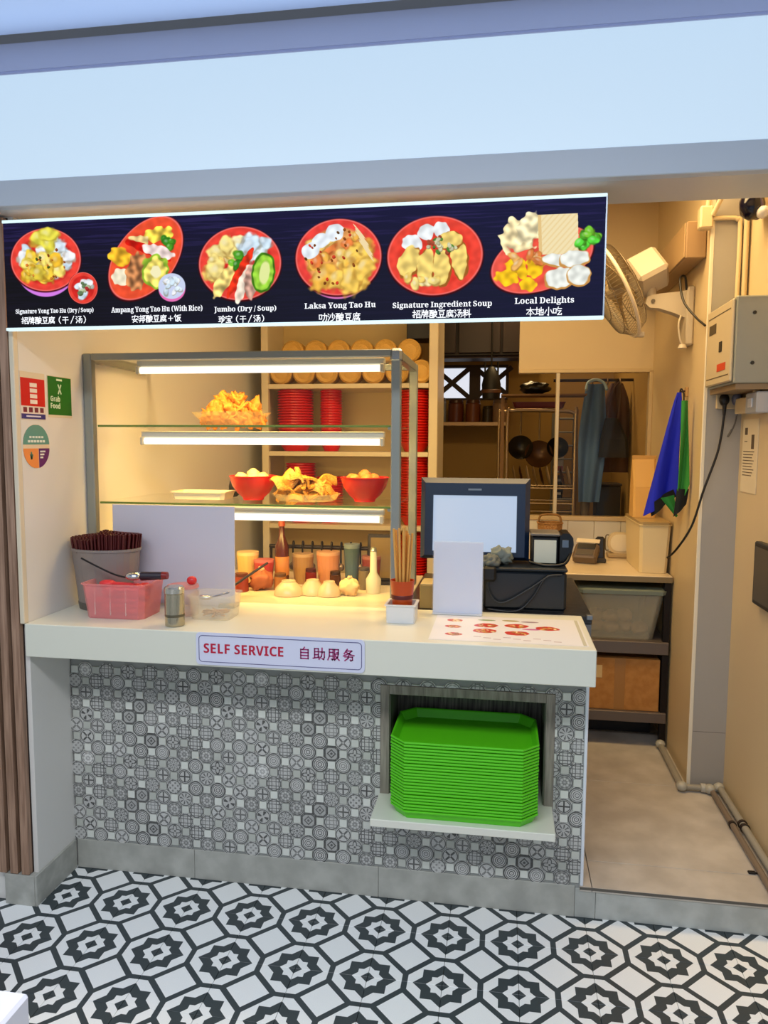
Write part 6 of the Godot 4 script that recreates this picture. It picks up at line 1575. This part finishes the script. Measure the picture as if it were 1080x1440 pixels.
func back_room() -> void:
	# timber grille in the far opening
	var g := thing("cross_grille", "brown timber grille of crossed bars in the bright opening of the back room", "grille", Vector3(-0.24, 1.72, -3.12))
	var br := mat(Color(0.22, 0.15, 0.11), 0.6)
	part("frame", (func() -> SurfaceTool:
		var s := mb()
		bx(s, Vector3(-0.50, 1.722, -3.14), Vector3(0.02, 1.735, -3.09))
		bx(s, Vector3(-0.50, 1.945, -3.14), Vector3(0.02, 1.962, -3.09))
		return s).call(), br, g)
	for x in [-0.50, -0.245, 0.005]: part("post", box(x, x + (0.075 if x > -0.4 and x < 0 else 0.02), 1.735, 1.945, -3.14, -3.09), br, g)
	for x in [-0.365, -0.08]:
		for s in [-1.0, 1.0]: part("cross_bar", bx(mb(), Vector3(-0.165, -0.016, -0.012), Vector3(0.165, 0.016, 0.012), 0.0, Transform3D(Basis(Vector3(0, 0, 1), 0.70 * s), Vector3(x, 1.84, -3.115 + s * 0.012))), br, g)
	part("frosted_pane", box(-0.50, 0.02, 1.735, 1.945, -3.16, -3.155), glow(Color(0.93, 0.95, 1.0), 0.85), g)
	# overhead dark cupboard and shelf with jars
	var cu := thing("dark_cupboard", "dark brown wall cupboard high in the passage behind the till", "cupboard", Vector3(-0.18, 1.97, -2.95))
	part("carcass", box(-0.59, 0.25, 1.985, 2.6, -3.09, -2.72, 0.003), mat(Color(0.10, 0.055, 0.05), 0.5), cu)
	for x in [-0.585, -0.30, -0.02]: part("door", box(x, x + 0.265, 2.0, 2.59, -2.719, -2.70, 0.003), mat(Color(0.13, 0.07, 0.065), 0.4), cu)
	part("rail", box(-0.585, 0.245, 1.972, 1.9845, -2.95, -2.75), mat(Color(0.20, 0.10, 0.08), 0.5), cu)
	var sh := thing("jar_shelf", "cream wall shelf of jars in the back room", "shelf", Vector3(-0.24, 1.55, -2.95))
	part("board", box(-0.55, 0.02, 1.538, 1.562, -3.095, -2.84, 0.002), mat(Color(0.78, 0.66, 0.52), 0.4), sh)
	for x in [-0.50, -0.03]: part("bracket", box(x, x + 0.015, 1.44, 1.537, -3.095, -2.95), mat(Color(0.3, 0.22, 0.15), 0.5), sh)
	for q in [[-0.44, 0.048, 0.165, Color(0.62, 0.66, 0.72), "pale blue canister at the left end of the jar shelf"], [-0.325, 0.052, 0.15, Color(0.36, 0.16, 0.08), "dark brown jar beside the blue canister"], [-0.21, 0.05, 0.15, Color(0.42, 0.22, 0.10), "brown jar in the middle of the jar shelf"], [-0.11, 0.036, 0.11, Color(0.22, 0.18, 0.10), "short dark jar on the jar shelf"], [-0.03, 0.05, 0.15, Color(0.62, 0.50, 0.40), "tan ribbed jar at the right end of the jar shelf"]]:
		var o := thing("storage_jar", q[4], "jar", Vector3(q[0], 1.5625, -2.93), "jars on the back room shelf")
		part("jar", cyl(mb(), o.position, q[1], q[1], q[2] * 0.85), mat(q[3], 0.35), o)
		part("lid", cyl(mb(), o.position + Vector3(0, q[2] * 0.85, 0), q[1] * 0.95, q[1] * 0.9, q[2] * 0.15), mat((q[3] as Color).darkened(0.3), 0.4), o)
	var la := thing("hanging_lantern", "black hanging lamp in front of the bright grille", "lantern", Vector3(-0.08, 1.75, -2.6))
	var bk := mat(Color(0.02, 0.02, 0.02), 0.5)
	part("body", lathe(mb(), [Vector2(0, 1.70), Vector2(0.055, 1.70), Vector2(0.06, 1.79), Vector2(0.045, 1.86), Vector2(0.018, 1.90), Vector2(0, 1.90)], 18, Transform3D(Basis(), Vector3(-0.085, 0, -2.6))), bk, la)
	part("band", lathe(mb(), [Vector2(0.0595, 1.735), Vector2(0.062, 1.738), Vector2(0.062, 1.755), Vector2(0.0595, 1.758)], 18, Transform3D(Basis(), Vector3(-0.085, 0, -2.6))), mat(Color(0.35, 0.22, 0.15), 0.5), la)
	part("hanging_rod", rod(mb(), Vector3(-0.085, 1.90, -2.6), Vector3(-0.085, 2.65, -2.6), 0.006), bk, la)
	for x in [-0.125, -0.045]: part("arm", rod(mb(), Vector3(x, 1.74, -2.6), Vector3(x, 1.93, -2.6), 0.006), bk, la)
	var sw := thing("wall_phone", "cream wall handset on the dim wall left of the passage", "handset", Vector3(-0.53, 1.4, -3.09))
	part("body", box(-0.555, -0.505, 1.30, 1.48, -3.098, -3.05, 0.01), mat(Color(0.72, 0.58, 0.38), 0.4), sw)
	part("receiver", box(-0.545, -0.515, 1.31, 1.47, -3.05, -3.03, 0.008), mat(Color(0.62, 0.48, 0.30), 0.4), sw)
	# wire dish rack with hanging things
	var r := thing("wire_rack", "chrome wire rack on bent tube legs behind the window opening", "rack", Vector3(0.2, 0.1, -2.35))
	var ch := mat(Color(0.70, 0.60, 0.46), 0.3, 0.7)
	part("hoop", tube(mb(), curve([Vector3(0.02, 0.1, -2.30), Vector3(0.02, 1.0, -2.30), Vector3(0.02, 1.57, -2.30), Vector3(0.05, 1.615, -2.30), Vector3(0.29, 1.615, -2.30), Vector3(0.40, 1.60, -2.30), Vector3(0.41, 1.50, -2.30), Vector3(0.41, 0.1, -2.30)], 8), 0.010, 8), ch, r)
	part("hoop", tube(mb(), curve([Vector3(-0.03, 0.1, -2.55), Vector3(-0.03, 1.0, -2.55), Vector3(-0.03, 1.57, -2.55), Vector3(0.0, 1.62, -2.55), Vector3(0.30, 1.62, -2.55), Vector3(0.43, 1.60, -2.55), Vector3(0.44, 1.50, -2.55), Vector3(0.44, 0.1, -2.55)], 8), 0.009, 8), ch, r)
	for y in [1.16, 1.07, 1.0, 0.94]:
		part("shelf_rail", rod(mb(), Vector3(0.02, y, -2.30), Vector3(0.41, y, -2.30), 0.006), ch, r)
		part("shelf_rail", rod(mb(), Vector3(-0.03, y, -2.55), Vector3(0.44, y, -2.55), 0.006), ch, r)
	var ws := mb()
	for i in 15: wire(ws, [Vector3(0.03 + i * 0.026, 1.16, -2.30), Vector3(0.01 + i * 0.028, 1.16, -2.55)], 0.003)
	part("shelf_wires", ws, ch, r)
	var rb := thing("red_tray", "flat dark red tray lying on top of the wire rack", "tray", Vector3(0.2, 1.63, -2.42))
	part("tray", loft(mb(), tub_rings(0.28, 0.20, 0.30, 0.22, 0.035, Vector3(0.20, 1.632, -2.42))), mat(Color(0.38, 0.02, 0.03), 0.35), rb)
	for q in [[0.10, 1.40, 0.075, Color(0.10, 0.08, 0.06), "dark wok hanging at the left inside the wire rack"], [0.21, 1.36, 0.085, Color(0.30, 0.19, 0.10), "brown wok hanging in the middle of the wire rack"], [0.32, 1.40, 0.065, Color(0.08, 0.06, 0.05), "small black pan hanging at the right inside the wire rack"]]:
		var o := thing("hanging_pan", q[4], "pan", Vector3(q[0], q[1], -2.42), "pans hanging in the wire rack")
		part("pan", lathe(mb(), [Vector2(0, -0.04), Vector2(q[2] * 0.5, -0.034), Vector2(q[2], 0.0), Vector2(q[2] * 0.96, 0.003), Vector2(q[2] * 0.45, -0.028), Vector2(0, -0.034)], 24, Transform3D(Basis(Vector3(1, 0, 0), PI / 2 - 0.25), o.position)), mat(q[3], 0.35, 0.4), o)
		part("handle", rod(mb(), o.position + Vector3(0, q[2], 0), Vector3(q[0], 1.612, -2.42), 0.006), mat(Color(0.5, 0.42, 0.3), 0.3, 0.6), o)
	for i in 9:
		var x := 0.06 + i * 0.04
		var o := thing("rack_plate", ordinal(i + 1) + " plate from the left standing on edge on the wire rack shelf", "plate", Vector3(x, 1.165, -2.42), "plates on the wire rack")
		part("plate", lathe(mb(), [Vector2(0, 0), Vector2(0.04, 0.0), Vector2(0.062, 0.01), Vector2(0.060, 0.013), Vector2(0.04, 0.004), Vector2(0, 0.004)], 20, Transform3D(Basis(Vector3(0, 0, 1), -1.35), Vector3(x, 1.228, -2.42))), mat([Color(0.55, 0.45, 0.32), Color(0.25, 0.14, 0.08), Color(0.70, 0.60, 0.48)][i % 3], 0.3), o)
	# blue apron and dark bag on hooks, seen through the window
	var hr := thing("hanger_rail", "dark rail of hooks along the top of the window's back room wall", "rail", Vector3(0.55, 1.80, -2.3))
	part("bar", rod(mb(), Vector3(0.28, 1.79, -2.32), Vector3(0.728, 1.79, -2.32), 0.009), mat(Color(0.16, 0.10, 0.08), 0.4, 0.4), hr)
	for x in [0.50, 0.585, 0.655]: part("hook", tube(mb(), curve([Vector3(x, 1.80, -2.32), Vector3(x, 1.776, -2.30), Vector3(x, 1.765, -2.31)], 4), 0.004, 6), mat(Color(0.5, 0.4, 0.3), 0.3, 0.6), hr)
	var ap := thing("blue_apron", "grey blue apron hanging behind the window glass", "apron", Vector3(0.515, 1.45, -2.28))
	part("apron", sheet(mb(), func(u: float, v: float) -> Vector3:
		var w := (0.10 + 0.07 * sin(minf(v * 2.2, 1.6))) * (1.0 - 0.55 * maxf(v - 0.45, 0.0))
		return Vector3(0.515 - 0.02 * v + (u - 0.5) * w, 1.765 - v * 0.68, -2.28 + 0.018 * sin(u * 11.0 + v * 2.0)), 20, 16, 0.004), mat(Color(0.32, 0.45, 0.62), 0.8), ap)
	part("collar", tube(mb(), curve([Vector3(0.46, 1.73, -2.255), Vector3(0.475, 1.775, -2.28), Vector3(0.52, 1.79, -2.29), Vector3(0.56, 1.77, -2.28), Vector3(0.575, 1.73, -2.255)], 6), 0.009, 6), mat(Color(0.62, 0.74, 0.82), 0.7), ap)
	var bg := thing("black_bag", "black shoulder bag hanging right of the blue apron", "bag", Vector3(0.625, 1.45, -2.26))
	part("bag", loft(mb(), [octo_at(0.17, 0.06, 0.02, 1.345, Vector3(0.625, 0, -2.26)), octo_at(0.15, 0.07, 0.02, 1.45, Vector3(0.622, 0, -2.26)), octo_at(0.07, 0.03, 0.01, 1.57, Vector3(0.605, 0, -2.26))]), mat(Color(0.025, 0.02, 0.02), 0.6), bg)
	part("strap", tube(mb(), curve([Vector3(0.585, 1.55, -2.26), Vector3(0.60, 1.70, -2.29), Vector3(0.655, 1.775, -2.31), Vector3(0.655, 1.65, -2.29), Vector3(0.64, 1.55, -2.26)], 6), 0.006, 6), mat(Color(0.30, 0.18, 0.12), 0.6), bg)
	var co := thing("brown_jacket", "brown jacket hanging at the right behind the black bag", "jacket", Vector3(0.665, 1.5, -2.40))
	part("jacket", sheet(mb(), func(u: float, v: float) -> Vector3:
		var w := 0.06 + 0.09 * sin(minf(v * 5.0, 1.5))
		return Vector3(0.65 + (u - 0.5) * w, 1.775 - v * 0.52, -2.40 + 0.02 * sin(u * 10.0)), 14, 12, 0.006), mat(Color(0.36, 0.22, 0.14), 0.85), co)
	part("collar", tube(mb(), curve([Vector3(0.62, 1.755, -2.385), Vector3(0.65, 1.785, -2.40), Vector3(0.68, 1.755, -2.385)], 5), 0.008, 6), mat(Color(0.28, 0.16, 0.10), 0.8), co)
	# stacked crates and boxes seen low through the window
	var k := thing("wire_crate_tower", "tall grey wire crate tower left of the blue apron", "crate rack", Vector3(0.385, 0.1, -2.75))
	var gm := mat(Color(0.52, 0.52, 0.50), 0.35, 0.5)
	for x in [0.315, 0.45]:
		for z in [-2.86, -2.68]: part("leg", rod(mb(), Vector3(x, 0.1, z), Vector3(x, 1.62, z), 0.007), gm, k)
	for i in 9:
		part("shelf_rail", rod(mb(), Vector3(0.315, 0.9 + i * 0.085, -2.68), Vector3(0.45, 0.9 + i * 0.085, -2.68), 0.005), gm, k)
		part("shelf_board", box(0.318, 0.447, 0.897 + i * 0.085, 0.9 + i * 0.085, -2.86, -2.685), gm, k)
	var wp := thing("white_paper_stack", "white paper box on the wire crate tower seen beside the mullion", "box", Vector3(0.35, 1.33, -2.64))
	part("box", box(0.317, 0.378, 1.242, 1.40, -2.80, -2.69, 0.002), mat(Color(0.85, 0.82, 0.78), 0.5), wp)
	part("pink_label", box(0.322, 0.374, 1.25, 1.28, -2.69, -2.689), mat(Color(0.75, 0.35, 0.4), 0.5), wp)
	for q in [[1.158, Color(0.03, 0.03, 0.035), "upper black tub on the wire crate tower"], [1.073, Color(0.04, 0.04, 0.05), "lower black tub on the wire crate tower"]]:
		var o := thing("black_tub", q[2], "tub", Vector3(0.35, q[0], -2.73), "black tubs on the wire crate tower")
		part("tub", loft(mb(), tub_rings(0.05, 0.09, 0.058, 0.10, 0.06, o.position, 0.008, 0.003)), mat(q[1], 0.4), o)
		part("white_label", box(0.335, 0.365, q[0] + 0.025, q[0] + 0.04, -2.683, -2.680), mat(Color(0.8, 0.8, 0.8), 0.5), o)
	var cr := thing("dark_crate", "dark crate low in the right of the window with a pipe in front", "crate", Vector3(0.62, 1.0, -2.5))
	part("crate", box(0.56, 0.70, 0.95, 1.17, -2.62, -2.45, 0.004), mat(Color(0.07, 0.05, 0.04), 0.6), cr)
	part("rim", box(0.555, 0.705, 1.1705, 1.185, -2.625, -2.445, 0.003), mat(Color(0.12, 0.09, 0.07), 0.6), cr)
	part("stand", box(0.57, 0.69, 0.1, 0.949, -2.61, -2.46), mat(Color(0.3, 0.22, 0.12), 0.7), cr)
	var pp := thing("timber_pole", "pale upright pole standing below the blue apron", "pole", Vector3(0.485, 0.1, -2.38))
	part("pole", rod(mb(), Vector3(0.485, 0.1, -2.38), Vector3(0.485, 1.2, -2.38), 0.028, 14), mat(Color(0.42, 0.36, 0.26), 0.6), pp)
	part("cap", cyl(mb(), Vector3(0.485, 1.2, -2.38), 0.03, 0.028, 0.02), mat(Color(0.5, 0.42, 0.3), 0.6), pp)
	var bb := thing("black_bundle", "black bundle lying on the beam above the wire rack", "bundle", Vector3(0.17, 1.72, -2.2))
	part("beam", box(-0.02, 0.45, 1.69, 1.70, -2.30, -2.10), mat(Color(0.45, 0.32, 0.18), 0.6), bb)
	part("bundle", blob(mb(), Vector3(0.17, 1.738, -2.2), Vector3(0.085, 0.036, 0.05), 9, 0.2, 12), mat(Color(0.025, 0.025, 0.025), 0.3), bb)
	part("beam_post", box(-0.02, 0.0, 0.1, 1.6895, -2.21, -2.19), mat(Color(0.45, 0.32, 0.18), 0.6), bb)
